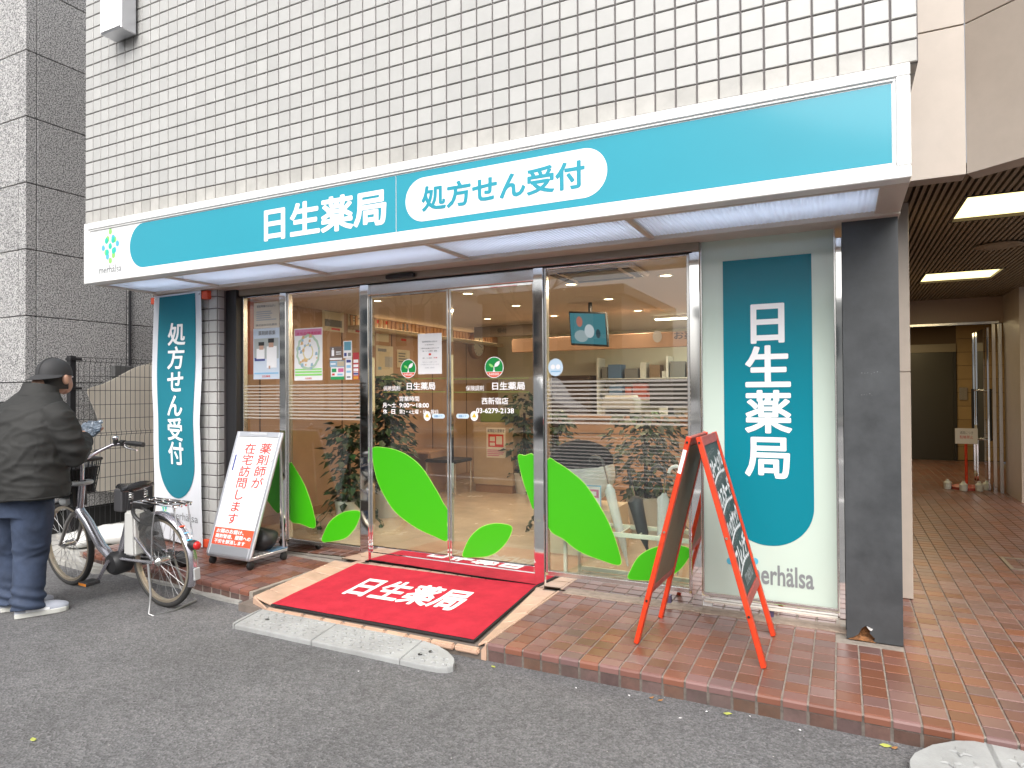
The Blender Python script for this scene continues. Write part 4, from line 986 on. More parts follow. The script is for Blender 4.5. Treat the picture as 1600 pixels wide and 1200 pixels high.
sheet('poster', 'lower cream leaflet with grey picture on the inner side wall', srect(587, 539, 614, 588), sw, cream_p, [(.1, .6, .8, .9, grey_print, 'heading'), (.5, .95, .3, .65, grey_light, 'picture'), (.1, .3, .2, .3, M('map_blue', (0, 0, 0)), 'mark')], OX)
sheet('poster', 'orange and red picture poster on the inner side wall', srect(620, 480, 640, 536), sw, M('poster_tan', (0.45, 0.32, 0.22), 0.6), [(.2, .9, .2, .55, M('poster_slate', (0.2, 0.2, 0.21), 0.6), 'picture'), (.1, .95, .6, .8, M('poster_orange', (0.5, 0.17, 0.08), 0.6), 'picture_top'), (.3, .7, .04, .1, red_print, 'shop_name')], OX)
sheet('poster', 'small white leaflet beside the orange poster on the inner side wall', srect(620, 546, 640, 575), sw, cream_p, lines(.1, .9, .3, .9, 4, grey_print), OX)
sheet('poster', 'large orange product poster inside the left window', srect(383, 470, 396, 585), sw, M('poster_red', (0.42, 0.10, 0.05), 0.6), [(.1, .9, .6, .9, M('poster_orange', (0, 0, 0)), 'picture')], OX)

# ---- plants
def plant(name, label, x, y, pot_r, pot_h, top, spread, n, trail=0, z0=0.0):
    t = thing(name, label, 'plant', (x, y, z0))
    MB().lathe((x, y, z0), [(pot_r*.72, 0.0), (pot_r, pot_h*.9), (pot_r*1.06, pot_h*.9), (pot_r*1.06, pot_h), (pot_r*.92, pot_h), (pot_r*.9, pot_h*.88), (0.001, pot_h*.88)], 24).build('pot', pot_white, t, smooth=True)
    MB().cyl((x, y, z0+pot_h*.88), (x, y, z0+top*0.8), 0.018, 8).build('pole', soil, t)
    mb = MB()
    def lf(p, s_, d):
        d = d.normalized(); sd = d.cross(Vector((random.uniform(-.5, .5), random.uniform(-.5, .5), 1))).normalized(); nrm = sd.cross(d)
        mb.add([p, p+d*s_*.35+sd*s_*.36+nrm*s_*.06, p+d*s_, p+d*s_*.35-sd*s_*.36+nrm*s_*.06, p+d*s_*.5-nrm*s_*.05], [(0, 1, 4), (1, 2, 4), (2, 3, 4), (3, 0, 4)])
    for i in range(n):
        h = pot_h+(top-pot_h)*random.random(); a = random.uniform(0, 2*PI); rr = spread*random.uniform(.1, 1)*(1.1-.5*abs(h/top-.6))
        p = Vector((x+rr*math.cos(a), y+rr*math.sin(a), z0+h)); lf(p, random.uniform(.06, .12), Vector((math.cos(a), math.sin(a), random.uniform(-1.2, .1))))
    st = MB()
    for i in range(trail):
        a = random.uniform(0, 2*PI); pts = []; p = Vector((x+pot_r*math.cos(a), y+pot_r*math.sin(a), z0+pot_h))
        for k in range(7):
            pts.append(p.copy()); p = p+Vector((math.cos(a)*.025+random.uniform(-.03, .03), math.sin(a)*.025+random.uniform(-.03, .03), -pot_h/7))
            if random.random() < .8: lf(p, random.uniform(.05, .085), Vector((random.uniform(-1, 1), random.uniform(-1, 1), -.8)))
        st.tube(pts, 0.003, 4)
    mb.build('foliage', leafm, t, fixn=False)
    if trail: st.build('trailing_stem', leafm, t)
    return t
p = gz(540, 828, 0); plant('potted_plant', 'trailing green plant in a fluted white pot inside the left window', p.x, p.y+0.05, 0.13, 0.27, 0.98, 0.20, 300, 12)
p = gz(604, 806, 0); plant('potted_plant', 'tall dense green plant in a white pot behind the left door', p.x, p.y, 0.17, 0.30, 1.45, 0.27, 900, 5)
p = gz(862, 840, 0); plant('potted_plant', 'climbing leafy plant behind the lower left of the right window', p.x-0.1, p.y+0.35, 0.13, 0.24, 1.12, 0.2, 260, 8)
p = gz(820, 770, 0); plant('potted_plant', 'dark bushy plant beside the paper bags behind the right door', p.x, p.y, 0.15, 0.26, 1.25, 0.24, 380, 5)
p = gz(985, 850, 0); plant('potted_plant', 'broad dark plant behind the umbrellas in the right window', p.x, p.y+0.5, 0.18, 0.33, 1.08, 0.36, 520, 8)
# wooden cabinet with notice, green box and cartons
cb = thing('wooden_cabinet', 'beige wooden cabinet with a pink notice on its front, inside the right door', 'cabinet', (2.5, 3.5, 0))
ca, cc = gz(740, 768, 0), gz(803, 772, 0); ch = gy(740, 660, ca.y).z
MB().box(ca.x, cc.x, ca.y, ca.y+0.55, 0.1, ch).build('carcass', M('light_oak', (0.46, 0.34, 0.22), 0.5, var=.08, vscale=4), cb, bevel=0.004)
MB().box(ca.x+0.02, cc.x-0.02, ca.y+0.02, ca.y+0.5, 0, 0.1).build('plinth', wood_dark, cb)
fc_ = facade(ca.y-0.002)
sheet('notice', 'pink and white insurance card notice on the wooden cabinet', prect(760, 668, 790, 716, ca.y-0.002), fc_, cream, [(.05, .95, .84, .96, black_print, 'heading', '保険証の更新を'), (.1, .9, .36, .78, red_print, 'red_box'), (.18, .45, .55, .7, cream, 'inner_box'), (.52, .83, .45, .72, cream, 'inner_box'), (.18, .45, .4, .5, cream, 'inner_box')]+lines(.05, .95, .06, .3, 4, pink_print), (0, -0.0015, 0), cat='notice')
ga, gb = gy(750, 659, ca.y+.1), gy(796, 632, ca.y+.1)
o = MB().box(ga.x, gb.x, ca.y+0.1, ca.y+0.4, ch+0.001, ch+0.16).build('storage_box', M('olive_green_plastic', (0.17, 0.24, 0.02), 0.4), None, bevel=0.01); tag(o, 'olive green plastic box on top of the wooden cabinet', 'box')
k = gz(817, 768, 0)
for i in range(5):
    o = MB().box(k.x-.10+random.uniform(-.03, .03), k.x+.14, k.y+.15+random.uniform(-.02, .02), k.y+.4, 0.001+i*.185, .182+i*.185).build('cardboard_box', M('cardboard', (0.42, 0.25, 0.13), 0.8, var=.1, rnd=.1), None, bevel=0.004)
    o['label'] = ['brown carton at the bottom of the stack beside the cabinet', 'brown carton second from the bottom beside the cabinet', 'middle brown carton of the stack beside the cabinet', 'brown carton second from the top beside the cabinet', 'topmost brown carton of the stack beside the cabinet'][i]; o['category'] = 'box'; o['group'] = 'cartons stacked beside the cabinet'
# waiting stool, low table and a white coat on a hook
st = thing('waiting_chair', 'steel legged chair with dark seat behind the left door', 'chair', (2.6, 2.6, 0))
k = gz(690, 775, 0)
MB().box(k.x-.25, k.x+.2, k.y, k.y+.42, .40, .44).build('seat', black_plastic, st, bevel=0.012, seg=2)
for dx in (-.23, .18):
    for dy in (.02, .40): MB().cyl((k.x+dx, k.y+dy, 0), (k.x+dx, k.y+dy, .40), .012).build('leg', chrome, st, smooth=True)
tb = thing('low_table', 'pale wooden magazine table left of the waiting chair', 'table', (2.2, 2.3, 0))
k = gz(640, 770, 0)
MB().box(k.x-.28, k.x+.30, k.y, k.y+.4, .50, .53).build('tabletop', wood, tb, bevel=0.004)
for dx in (-.26, .28): MB().box(k.x+dx-.02, k.x+dx+.02, k.y+.03, k.y+.37, 0, .50).build('leg_panel', wood, tb)
MB().box(k.x-.24, k.x+.26, k.y+.03, k.y+.37, .22, .24).build('shelf', wood, tb)
cs = thing('cushion', 'rounded black cushion with white lower half behind the right window', 'cushion', (4.6, 1.1, 0))
k = gy(910, 745, 1.2)
MB().ball((k.x, 1.2, k.z+0.03), (0.27, 0.16, 0.24), 24, 14).build('body', M('white_plush', (0.62, 0.64, 0.64), 0.9), cs, smooth=True)
MB().ball((k.x-.01, 1.20, k.z+0.13), (0.265, 0.165, 0.165), 24, 14).build('dark_top', M('black_plush', (0.008, 0.009, 0.010), 0.95, spec=.1), cs, smooth=True)
MB().box(k.x-.3, k.x+.3, 1.0, 1.45, 0, k.z-.22).build('plinth', cream_wall, cs)
sheet('notice', 'small pink notice in a blue frame leaning inside the right window', prect(918, 756, 943, 790, 1.0), facade(0.95), paper, [(.0, 1, .94, 1, sky_print, 'frame_edge'), (.94, 1, 0, .94, sky_print, 'frame_edge'), (.1, .85, .4, .8, pink_print, 'picture'), (.2, .7, .5, .7, paper, 'inner_box')], (0, -0.002, 0), cat='notice')
# umbrella stand and umbrellas
us = thing('umbrella_stand', 'cream metal umbrella rack low inside the right window', 'umbrella rack', (5.1, 0.3, 0))
cm = M('cream_enamel', (0.68, 0.68, 0.56), 0.35)
ya, yb = 0.26, 0.52
for x_, y_ in ((4.80, ya), (5.63, ya), (4.80, yb), (5.63, yb)): MB().box(x_-.011, x_+.011, y_-.011, y_+.011, 0, .43).build('post', cm, us, bevel=.002)
for y_ in (ya, yb):
    for z_ in (.05, .36): MB().box(4.812, 5.618, y_-.009, y_+.009, z_-.014, z_+.014).build('rail', cm, us, bevel=.002)
for i in range(6): MB().cyl((4.92+i*.12, ya+.01, .36), (4.92+i*.12, yb-.01, .36), .005, 6).build('divider', cm, us)
MB().box(4.80, 5.63, ya+.02, yb-.02, .02, .035).build('drip_tray', steel_dull, us)
def umbrella(label, top, foot, mt, handle_mt, crook=True, r=.032):
    a, b_ = Vector(foot), Vector(top); t = thing('umbrella', label, 'umbrella', foot, 0, 'umbrellas in the rack'); d = b_-a
    prof = [(0, .006), (.08, .012), (.25, r*.8), (.5, r), (.68, r*1.1), (.72, r*.6), (.74, .012)]
    mb = MB(); mb.tube([a+d*s_ for s_, _ in prof], [q for _, q in prof], 10)
    for i, v in enumerate(mb.v): mb.v[i] = v+Vector((noise.noise(v*30), noise.noise(v*30+Vector((5, 0, 0))), 0))*.012
    mb.build('canopy', mt, t, smooth=True)
    MB().cyl(a+d*.70, a+d*.93, .006, 8).build('shaft', chrome, t)
    e = a+d*.93; dn = d.normalized(); sd = Vector((1, 0, 0)); pts = [e-dn*.02, e]
    if crook: pts += [e+dn*(.045*math.sin(PI*k/6))+sd*(.045*(1-math.cos(PI*k/6)))*(-1) for k in range(1, 7)]
    else: pts += [e+dn*.08]
    MB().tube(pts, .011, 8).build('handle', handle_mt, t, smooth=True)
f_ = lambda px, py, y: gy(px, py, y)
umbrella('clear vinyl umbrella with a black crook leaning left in the rack', f_(940, 712, .42), f_(982, 885, .42), clear_plastic, black_plastic)
umbrella('furled black umbrella in the middle of the rack', f_(984, 745, .40), f_(1012, 862, .40), M('black_nylon', (0.025, 0.027, 0.03), .6), black_plastic, False, .045)
umbrella('pale clear umbrella with dark crook at the right of the rack', f_(1040, 728, .40), f_(1030, 890, .40), clear_plastic, black_plastic)
umbrella('clear umbrella with a white crook behind the chalkboard', f_(1068, 728, .42), f_(1058, 900, .42), clear_plastic, sign_white)

# ================================================================ passage on the right
pas = thing('passage_building', 'beige building entrance passage with brown slatted ceiling on the right', 'building', (6.75, 0.9, 0))
PZ = 2.40
jm = MB()
MB().box(6.50, 6.802, 0.885, 10.2, 0.0, PZ+.02).build('passage_wall', beige_stone, pas)
MB().box(6.62, 6.806, 0.865, 0.8845, 0.002, 1.37).build('jamb_slab', beige_stone, pas, bevel=0.003)
MB().box(6.62, 6.806, 0.865, 0.8845, 1.374, PZ).build('jamb_slab', beige_stone, pas, bevel=0.003)
MB().box(6.45, 6.68, 0.31, 0.86, 0, 2.6).build('dark_return', black_metal, pas)
FYp = 0.36; bend = gz(1513, 264, PZ).x
e2 = Vector((bend+1.3, FYp-1.05, 0))
zj = gy(1472, 45, FYp).z
for z0, z1 in ((PZ-.01, zj-.003), (zj+.003, zj+1.3), (zj+1.306, zj+2.6)):
    MB().prism([(6.70, FYp, z0), (bend-.001, FYp, z0), (bend-.001, FYp+.12, z0), (6.70, FYp+.12, z0)], (0, 0, z1-z0)).build('fascia_panel', beige_stone, pas, bevel=0.002)
    MB().prism([(bend+.001, FYp+.001, z0), (e2.x, e2.y, z0), (e2.x+.1, e2.y+.12, z0), (bend+.05, FYp+.12, z0)], (0, 0, z1-z0)).build('fascia_panel', beige_stone, pas, bevel=0.002)
MB().box(6.72, 9.6, 0.40, 6.3, PZ+.035, PZ+.06).build('ceiling_back', M('ceiling_dark', (0.07, 0.052, 0.038), .8), pas)
MB().prism([(6.72, FYp+.02, PZ+.03), (bend, FYp+.02, PZ+.03), (e2.x+.05, e2.y+.02, PZ+.03), (9.6, e2.y, PZ+.03), (9.6, .42, PZ+.03), (6.72, .42, PZ+.03)], (0, 0, .02)).build('ceiling_front', M('ceiling_dark', (0, 0, 0)), pas)
holes = []
for cx_, cy_ in ((7.42, 1.22), (7.50, 4.15)):
    holes.append((cx_-.31, cx_+.31, cy_-.32, cy_+.32))
smesh = {}
x = 6.755
while x < 9.5:
    ys = FYp+.05 if x < bend else FYp+.05-(x-bend)*.8
    segs = [(ys, 6.1)]
    for hx0, hx1, hy0, hy1 in holes:
        if hx0-.02 < x < hx1+.02:
            segs = [s_ for (a, b_) in segs for s_ in ((a, min(b_, hy0-.02)), (max(a, hy1+.02), b_)) if s_[1]-s_[0] > .05]
    for a, b_ in segs: MB().box(x-.0095, x+.0095, a, b_, PZ, PZ+.03).build('slat', slat, pas)
    x += .036
glow = lamp_mat('passage_glow', (1.0, 0.83, 0.38), 1.7)
dark_frame = M('light_frame', (0.05, 0.035, 0.025), .5)
for hx0, hx1, hy0, hy1 in holes:
    L_ = MB(); t_ = .018
    L_.box(hx0-t_, hx1+t_, hy0-t_, hy0, PZ-.004, PZ+.034).box(hx0-t_, hx1+t_, hy1, hy1+t_, PZ-.004, PZ+.034).box(hx0-t_, hx0, hy0, hy1, PZ-.004, PZ+.034).box(hx1, hx1+t_, hy0, hy1, PZ-.004, PZ+.034)
    Lo = L_.build('ceiling_light', dark_frame, pas)
    MB().box(hx0+.001, hx1-.001, hy0+.001, hy1-.001, PZ+.018, PZ+.026).build('diffuser', glow, Lo)
MB().lathe((7.55, 2.55, PZ-.012), [(.15, .012), (.16, .0), (.13, -.008), (.08, -.004), (.001, -.006)], 28).build('ceiling_diffuser', slat, pas, smooth=True)
# glazed screen and far lobby
SYp = 6.13
MB().box(6.803, 9.6, SYp, SYp+.12, 2.085, PZ+.03).build('header', M('header_beige', (0.33, 0.235, 0.165), .4), pas)
MB().box(6.803, 8.17, SYp-.012, SYp-.001, 2.072, 2.10).build('header_trim', steel_dull, pas)
MB().box(8.22, 9.6, 5.33, SYp, 0, PZ+.03).build('passage_wall', beige_stone, pas)
MB().box(8.215, 9.5, 5.318, 5.329, 0, .05).build('skirting', beige_stone, pas)
MB().box(8.10, 8.135, SYp, SYp+.05, 0, 2.07).build('door_post', steel, pas)
MB().box(8.165, 8.20, SYp, SYp+.05, 0, 2.07).build('door_post', steel_dull, pas)
gd = MB().box(8.06, 8.08, SYp+.08, SYp+.13, .01, 2.03).build('lobby_door', steel, pas)
MB().box(8.005, 8.025, SYp+.70, SYp+.75, .01, 2.03).build('stile', steel, gd)
MB().box(8.03, 8.05, SYp+.13, SYp+.70, .02, 2.02).build('pane', gl_shop, gd)
for z_ in (.62, 1.25): MB().cyl((7.95, SYp+.40, z_), (8.15, SYp+.40, z_), .012).build('handle_bar', chrome, gd)
for x_ in (7.955, 8.145): MB().cyl((x_, SYp+.40, .60), (x_, SYp+.40, 1.27), .016).build('pull_handle', black_plastic, gd, smooth=True)
lob = M('lobby_stone', (0.36, 0.245, 0.12), .4, var=.08, vscale=5, rnd=.08)
MB().box(6.5, 10.5, 10.30, 10.4, 0, PZ).build('lobby_wall', M('lobby_joint', (0.12, .08, .05), .8), pas)
for i in range(10):
    for j in range(4): MB().box(8.28+j*.42, 8.28+j*.42+.412, 10.285, 10.30, .01+i*.24, .01+i*.24+.232).build('stone_block', lob, pas)
MB().box(6.803, 9.6, SYp+.13, 10.4, PZ+.005, PZ+.03).build('lobby_ceiling', M('ceiling_dark', (0, 0, 0)), pas)
MB().box(9.5, 9.6, SYp+.13, 10.3, 0, PZ).build('lobby_wall', lob, pas)
ev = MB().box(6.90, 8.22, 10.25, 10.284, 0, 1.93).build('lift_door', M('lift_steel', (0.075, 0.07, 0.058), .35, metal=.6), pas)
MB().box(7.50, 7.505, 10.245, 10.249, .01, 1.92).build('door_gap', joint_black, ev)
MB().box(6.88, 8.27, 10.24, 10.284, 1.935, 2.08).build('lift_header', M('lift_header', (0.25, .21, .15), .4), pas)
MB().box(8.222, 8.27, 10.24, 10.284, 0, 1.934).build('lift_jamb', M('lift_jamb', (0.03, .028, .025), .4), pas)
k = gy(1505, 615, 10.28); MB().box(k.x-.06, k.x+.06, 10.262, 10.283, k.z-.11, k.z+.11).build('call_plate', steel_dull, pas)
for cx_, cy_ in ((7.55, 7.3), (7.65, 8.8)):
    Lo = MB().box(cx_-.64, cx_+.42, cy_-.14, cy_+.14, PZ-.02, PZ+.004).build('lobby_light', dark_frame, pas)
    MB().box(cx_-.62, cx_+.40, cy_-.12, cy_+.12, PZ-.026, PZ-.021).build('diffuser', glow, Lo)
for x_, y_, s_, e_ in ((7.42, 1.22, .55, 5), (7.50, 4.15, .55, 9), (7.44, 7.3, .5, 10), (7.54, 8.8, .5, 10)):
    la = bpy.data.lights.new('passage_lamp', 'AREA'); la.shape = 'SQUARE'; la.size = s_; la.energy = e_; la.color = (1.0, 0.80, 0.46)
    lo = bpy.data.objects.new('passage_lamp', la); C.objects.link(lo); lo.parent = pas; lo.location = Vector((x_, y_, PZ-.03))-wloc(pas)
k = gz(1575, 880, .002)
drc = thing('drain_cover', 'tiled drain cover with dark metal rim set in the passage floor', 'drain cover', (k.x+.15, k.y, 0))
MB().box(k.x-.02, k.x+.40, k.y-.19, k.y-.165, .0008, .006).box(k.x-.02, k.x+.40, k.y+.165, k.y+.19, .0008, .006).box(k.x-.02, k.x+.005, k.y-.165, k.y+.165, .0008, .006).build('rim', bronze, drc)
# notice on a red post weighted with bottles
k = gz(1509, 764, 0); sg = thing('standing_notice', 'small white notice on a red post with white bottles round its foot in the passage', 'notice', (k.x, k.y, 0))
za, zb2 = gy(1492, 669, k.y), gy(1528, 694, k.y)
MB().box(za.x, zb2.x, k.y-.01, k.y+.005, zb2.z, za.z).build('board', paper, sg, bevel=.003)
text_into(MB(), '通路につき', (za.x+.05, zb2.x-.05, za.z-.075, za.z-.035), facade(k.y-.0115), .0).build('lettering', grey_print, sg, fixn=False)
text_into(MB(), '駐輪禁止', (za.x+.05, zb2.x-.05, za.z-.13, za.z-.09), facade(k.y-.0115), .0).build('lettering', red_print, sg, fixn=False)
MB().cyl((k.x+.01, k.y+.01, .04), (k.x+.01, k.y+.01, zb2.z), .016).build('post', red_paint, sg)
MB().lathe((k.x, k.y, 0), [(.16, 0), (.16, .03), (.12, .05), (.03, .06), (.001, .06)], 20).build('foot', red_dark, sg, smooth=True)
for i, (dx, dy) in enumerate(((-.20, -.05), (-.05, -.19), (.12, -.15), (.22, .0))):
    MB().lathe((k.x+dx, k.y+dy, .0), [(.04, 0), (.045, .03), (.045, .08), (.018, .105), (.018, .12)], 12).build('bottle', M('milky_bottle', (.6, .62, .58), .3), sg, smooth=True)
# ================================================================ on the pavement
# red mat
def mz(y): return 0.012-0.030*max(0, min(1, (0.12-y)/0.965))
mt = thing('door_mat', 'red carpet door mat with white pharmacy name in front of the glass doors', 'mat', (3.95, -0.36, 0))
cm_ = [gz(425, 943, -0.018), gz(740, 999, -0.018), gz(838, 914, 0.012), gz(558, 880, 0.012)]
cm_[2].y = min(cm_[2].y, 0.128)
def bil(u, v):
    a = cm_[0].lerp(cm_[1], u); b_ = cm_[3].lerp(cm_[2], u); return a.lerp(b_, v)
N1, N2 = 40, 28
def matz(u, v): return 0.0015*noise.noise((u*9, v*6, 2))+0.002*noise.noise((u*2.5, v*2, 5))
vs = []; fs = []
for j in range(N2+1):
    for i in range(N1+1):
        p = bil(i/N1, j/N2); vs.append((p.x, p.y, p.z+matz(i/N1, j/N2)))
for j in range(N2):
    for i in range(N1):
        a = j*(N1+1)+i; fs.append((a, a+1, a+N1+2, a+N1+1))
MB().add(vs, fs).build('carpet', red_mat, mt, smooth=True, fixn=False)
q = [bil(-.004, -.007), bil(1.004, -.007), bil(1.004, 1.004), bil(-.004, 1.004)]
MB().prism([p-Vector((0, 0, .004)) for p in q], (0, 0, -.010)).build('rubber_border', mat_edge, mt)
tmb = MB(); text_into(tmb, '日生薬局', (.215, .79, .33, .72), lambda u, v: bil(u, v)+Vector((0, 0, .0028)), 0.03)
tmb.build('lettering', white_print, mt, fixn=False)

# grey kerb ramps with star studs
def star(c, r, h, mb, rot):
    n = len(mb.v); c = Vector(c)
    for lv, k in ((0, 1.0), (h, .72)):
        for i in range(10):
            a = rot+PI*i/5; rr = (r if i % 2 == 0 else r*.5)*k; mb.v.append(c+Vector((rr*math.cos(a), rr*math.sin(a), lv)))
    for i in range(10): mb.f.append((n+i, n+(i+1) % 10, n+10+(i+1) % 10, n+10+i))
    mb.f.append(tuple(n+10+i for i in range(10)))
def ramp(name, label, x0, x1, yb, depth, zb, mids, endl, endr, pitch=.055, sr=.021):
    t = thing(name, label, 'kerb ramp', ((x0+x1)/2, yb-depth/2, ROAD_Z))
    lip = 0.028
    def surf(y): return ROAD_Z+lip+(zb-ROAD_Z-lip)*(y-(yb-depth))/depth
    def seg(nm_, poly):
        n = len(poly); cx = sum(p[0] for p in poly)/n; cy = sum(p[1] for p in poly)/n
        mb = MB()
        ins = [(cx+(a-cx)*.985, cy+(b_-cy)*.97) for a, b_ in poly]
        mb.v = [Vector((a, b_, ROAD_Z-.003)) for a, b_ in poly]+[Vector((a, b_, surf(b_)-.008)) for a, b_ in poly]+[Vector((a, b_, surf(b_))) for a, b_ in ins]
        for k in (0, 1):
            for i in range(n): mb.f.append((k*n+i, k*n+(i+1) % n, (k+1)*n+(i+1) % n, (k+1)*n+i))
        mb.f.append(tuple(2*n+i for i in range(n))); mb.f.append(tuple(range(n))[::-1])
        o = mb.build(nm_, ramp_grey, t)
        sm = MB(); k = 0; y = yb-.03; row = 0
        def inside(x, y):
            for i in range(n):
                ax, ay = ins[i]; bx_, by = ins[(i+1) % n]
                cr_ = (bx_-ax)*(y-ay)-(by-ay)*(x-ax); l = math.hypot(bx_-ax, by-ay)
                if l > 1e-6 and cr_/l < sr*.95: return False
            return True
        while y > yb-depth+.02:
            xs_ = min(p[0] for p in poly)+sr+(row % 2)*pitch/2
            while xs_ < max(p[0] for p in poly)-sr*.5:
                if inside(xs_, y): star((xs_, y, surf(y)-.0005), sr, .0048, sm, .3+row*.4)
                xs_ += pitch
            y -= pitch*.72; row += 1
        if sm.v:
            for i, v in enumerate(sm.v): sm.v[i] = Vector((v.x, v.y, v.z+(surf(v.y)-surf(yb))*0))
            s_ = sm.build('stud', ramp_grey, o, fixn=False); s_['kind'] = 'stuff'
        return o
    yf = yb-depth
    for a, b_ in mids: seg('ramp_section', [(a+.0025, yf), (b_-.0025, yf), (b_-.0025, yb), (a+.0025, yb)])
    EC = [(1, 0), (.62, .10), (.33, .27), (.10, .50), (.02, .66), (.0, .78), (.06, .90), (.22, .98), (.42, 1.0), (1, 1)]
    if endl: seg('ramp_end', [(x0+(endl-.0025)*a, yb-depth*b_) for a, b_ in EC])
    if endr: seg('ramp_end', [(x1-(endr-.0025)*a, yb-depth*b_) for a, b_ in EC[::-1]])
    for x_, y_ in ((x1-(endr or .1)*.75, yb-depth*.62), (x1-(endr or .1)*.62, yb-depth*.42), (x0+(endl or .1)*.9+.15, yb-.10)):
        MB().lathe((x_, y_, surf(y_)-.004), [(.013, 0), (.013, .007), (.008, .008), (.001, .005)], 10).build('anchor_bolt', black_plastic, t)
    return t
gL = gz(424, 946, -.04); gR = gz(705, 1003, -.04)
m1 = gz(536, 971, -.04).x; m0 = gz(424, 947, -.04).x; m2 = gz(670, 996, -.04).x
xl_ = gz(361, 979, ROAD_Z+.01).x; xr_ = gz(731, 1030, ROAD_Z+.01).x
ramp('kerb_ramp', 'grey plastic kerb ramp with star studs in front of the red mat', xl_, xr_, -0.872, 0.205, -.036, [(m0, m1), (m1, m2)], m0-xl_, xr_-m2, .062, .024)
r2 = gz(1412, 1165, ROAD_Z)
cr = ramp('kerb_ramp', 'grey plastic kerb ramp at the bottom right corner, mostly cut by the frame', r2.x-.01, r2.x+1.9, -0.858, 0.30, -.022, [(r2.x+.26, r2.x+.9), (r2.x+.9, r2.x+1.6)], .30, .3, .095, .040)
cr.rotation_euler.z = R_(5)
cr.location.y += .095

# vertical banner on the pillar
BY = -0.055
bn = thing('banner', 'narrow white cloth banner with teal field and vertical white lettering on the left pillar', 'banner', (1.39, BY, 0))
b0 = gy(240, 463, BY); b1 = gy(313, 453, BY); b2 = gy(316, 856, BY); b3 = gy(238, 838, BY)
def bmap(u, v, d=0.0):
    tl_, tr_, br_, bl_ = b0, b1, b2, b3
    p = bl_.lerp(br_, u).lerp(tl_.lerp(tr_, u), v)
    wv = 0.010*math.sin(v*7+u*2.0)+0.012*noise.noise((u*2, v*5, 1))*(1-abs(v-.5))+.016*(1-v)**3*math.sin(u*5+1)
    return Vector((p.x, BY+wv-d, max(p.z, .004)))
def bgrid(u0, u1, v0, v1, nu, nv, d, mt, nm_, clip=None):
    vs = [bmap(u0+(u1-u0)*i/nu, v0+(v1-v0)*j/nv, d) for j in range(nv+1) for i in range(nu+1)]
    MB().add(vs, [(j*(nu+1)+i, j*(nu+1)+i+1, (j+1)*(nu+1)+i+1, (j+1)*(nu+1)+i) for j in range(nv) for i in range(nu)]).build(nm_, mt, bn, smooth=True, fixn=False)
cloth_w = M('white_cloth', (0.66, 0.68, 0.72), 0.8, bump=.05, bscale=250)
bgrid(0, 1, 0, 1, 12, 60, 0, cloth_w, 'cloth')
tu0, tu1 = .12, .88; vb = .175
bgrid(tu0, tu1, vb+.14, .992, 10, 50, .0035, teal_cloth, 'teal_field')
mb = MB(); nn = 24; asp = (tu1-tu0)/2
for k in range(nn):
    a0_, a1_ = PI+PI*k/nn, PI+PI*(k+1)/nn; um = (tu0+tu1)/2
    
    for j in range(5):
        q0, q1 = j/5, (j+1)/5
        P4 = [bmap(um+asp*q*math.cos(a_), vb+.14+.14*q*math.sin(a_), .0035) for q, a_ in ((q0, a0_), (q1, a0_), (q1, a1_), (q0, a1_))]
        mb.poly(P4 if j else P4[1:])
mb.build('teal_end', teal_cloth, bn, fixn=False)
mb = MB(); vtext_into(mb, '処方せん受付', (.33, .68, .31, .885), lambda u, v: bmap(u, v, .006), .022); mb.build('lettering', white_print, bn, fixn=False)
logo(bn, lambda u, v: bmap(u, v, .002), .22, .135, .026, 3.0)
mb = MB(); text_into(mb, 'merhälsa', (.36, .93, .092, .122), lambda u, v: bmap(u, v, .002), .0); mb.build('wordmark', grey_print, bn, fixn=False)
MB().box(b0.x-.055, b0.x+.01, BY+.012, BY+.06, b0.z-.065, b0.z-.008).build('bracket', orange_print, bn, bevel=.003)
MB().box(b1.x-.005, b1.x+.07, BY+.012, BY+.055, b1.z-.075, b1.z-.006).build('bracket', orange_print, bn, bevel=.003)
MB().box(b2.x-.02, b2.x+.06, BY+.02, BY+.075, .001, .065).build('bracket', orange_print, bn, bevel=.003)
for u_ in (.03, .97):
    for v_ in (.985, .012):
        p = bmap(u_, v_, .001); MB().lathe(p, [(.009, 0), (.009, -.002), (.004, -.002)], 10, axis=1).build('eyelet', steel_dull, bn)
k = gz(240, 888, 0)
wt_ = thing('sandbag', 'black ribbed weight bag lying on the pavement behind the bicycle wheel', 'weight', (k.x, k.y+.1, 0))
mb = MB(); pts = [(k.x-.16+i*.022, k.y+.12+.01*math.sin(i), .055+.004*math.sin(i*2)) for i in range(17)]
mb.tube(pts, [.03 if i in (0, 16) else (.055 if i % 2 else .047) for i in range(17)], 12); mb.build('bag', black_plastic, wt_, smooth=True)
MB().box(k.x-.13, k.x+.12, k.y+.02, k.y+.04, .10, .118).build('strap', orange_print, wt_)

# wheeled poster stand
BLx = gz(323, 868+10, .0)
fl, frr, brr = gz(338, 888, 0), gz(393, 892, 0), gz(446, 880, 0)
ps = thing('poster_stand', 'wheeled aluminium poster stand with red vertical lettering, tilted back, on the left tiles', 'sign', (fl.x+.2, fl.y+.15, 0))
x0, x1, yf = fl.x-.075, frr.x-.005, frr.y+.0
zb_ = .072
pt_ = gy(372, 674, yf+.34); ptr = gy(442, 676, yf+.34)
bl3 = Vector((gy(323, 866, yf).x, yf, .085)); br3 = Vector((gy(391, 884, yf).x, yf, .085))
tl3 = Vector((pt_.x, yf+.34, pt_.z)); tr3 = Vector((ptr.x, yf+.34, ptr.z))
nrm = (br3-bl3).cross(tl3-bl3).normalized()
if nrm.y > 0: nrm = -nrm
def pm_(u, v, d=0.0): return bl3.lerp(br3, u).lerp(tl3.lerp(tr3, u), v)+nrm*d
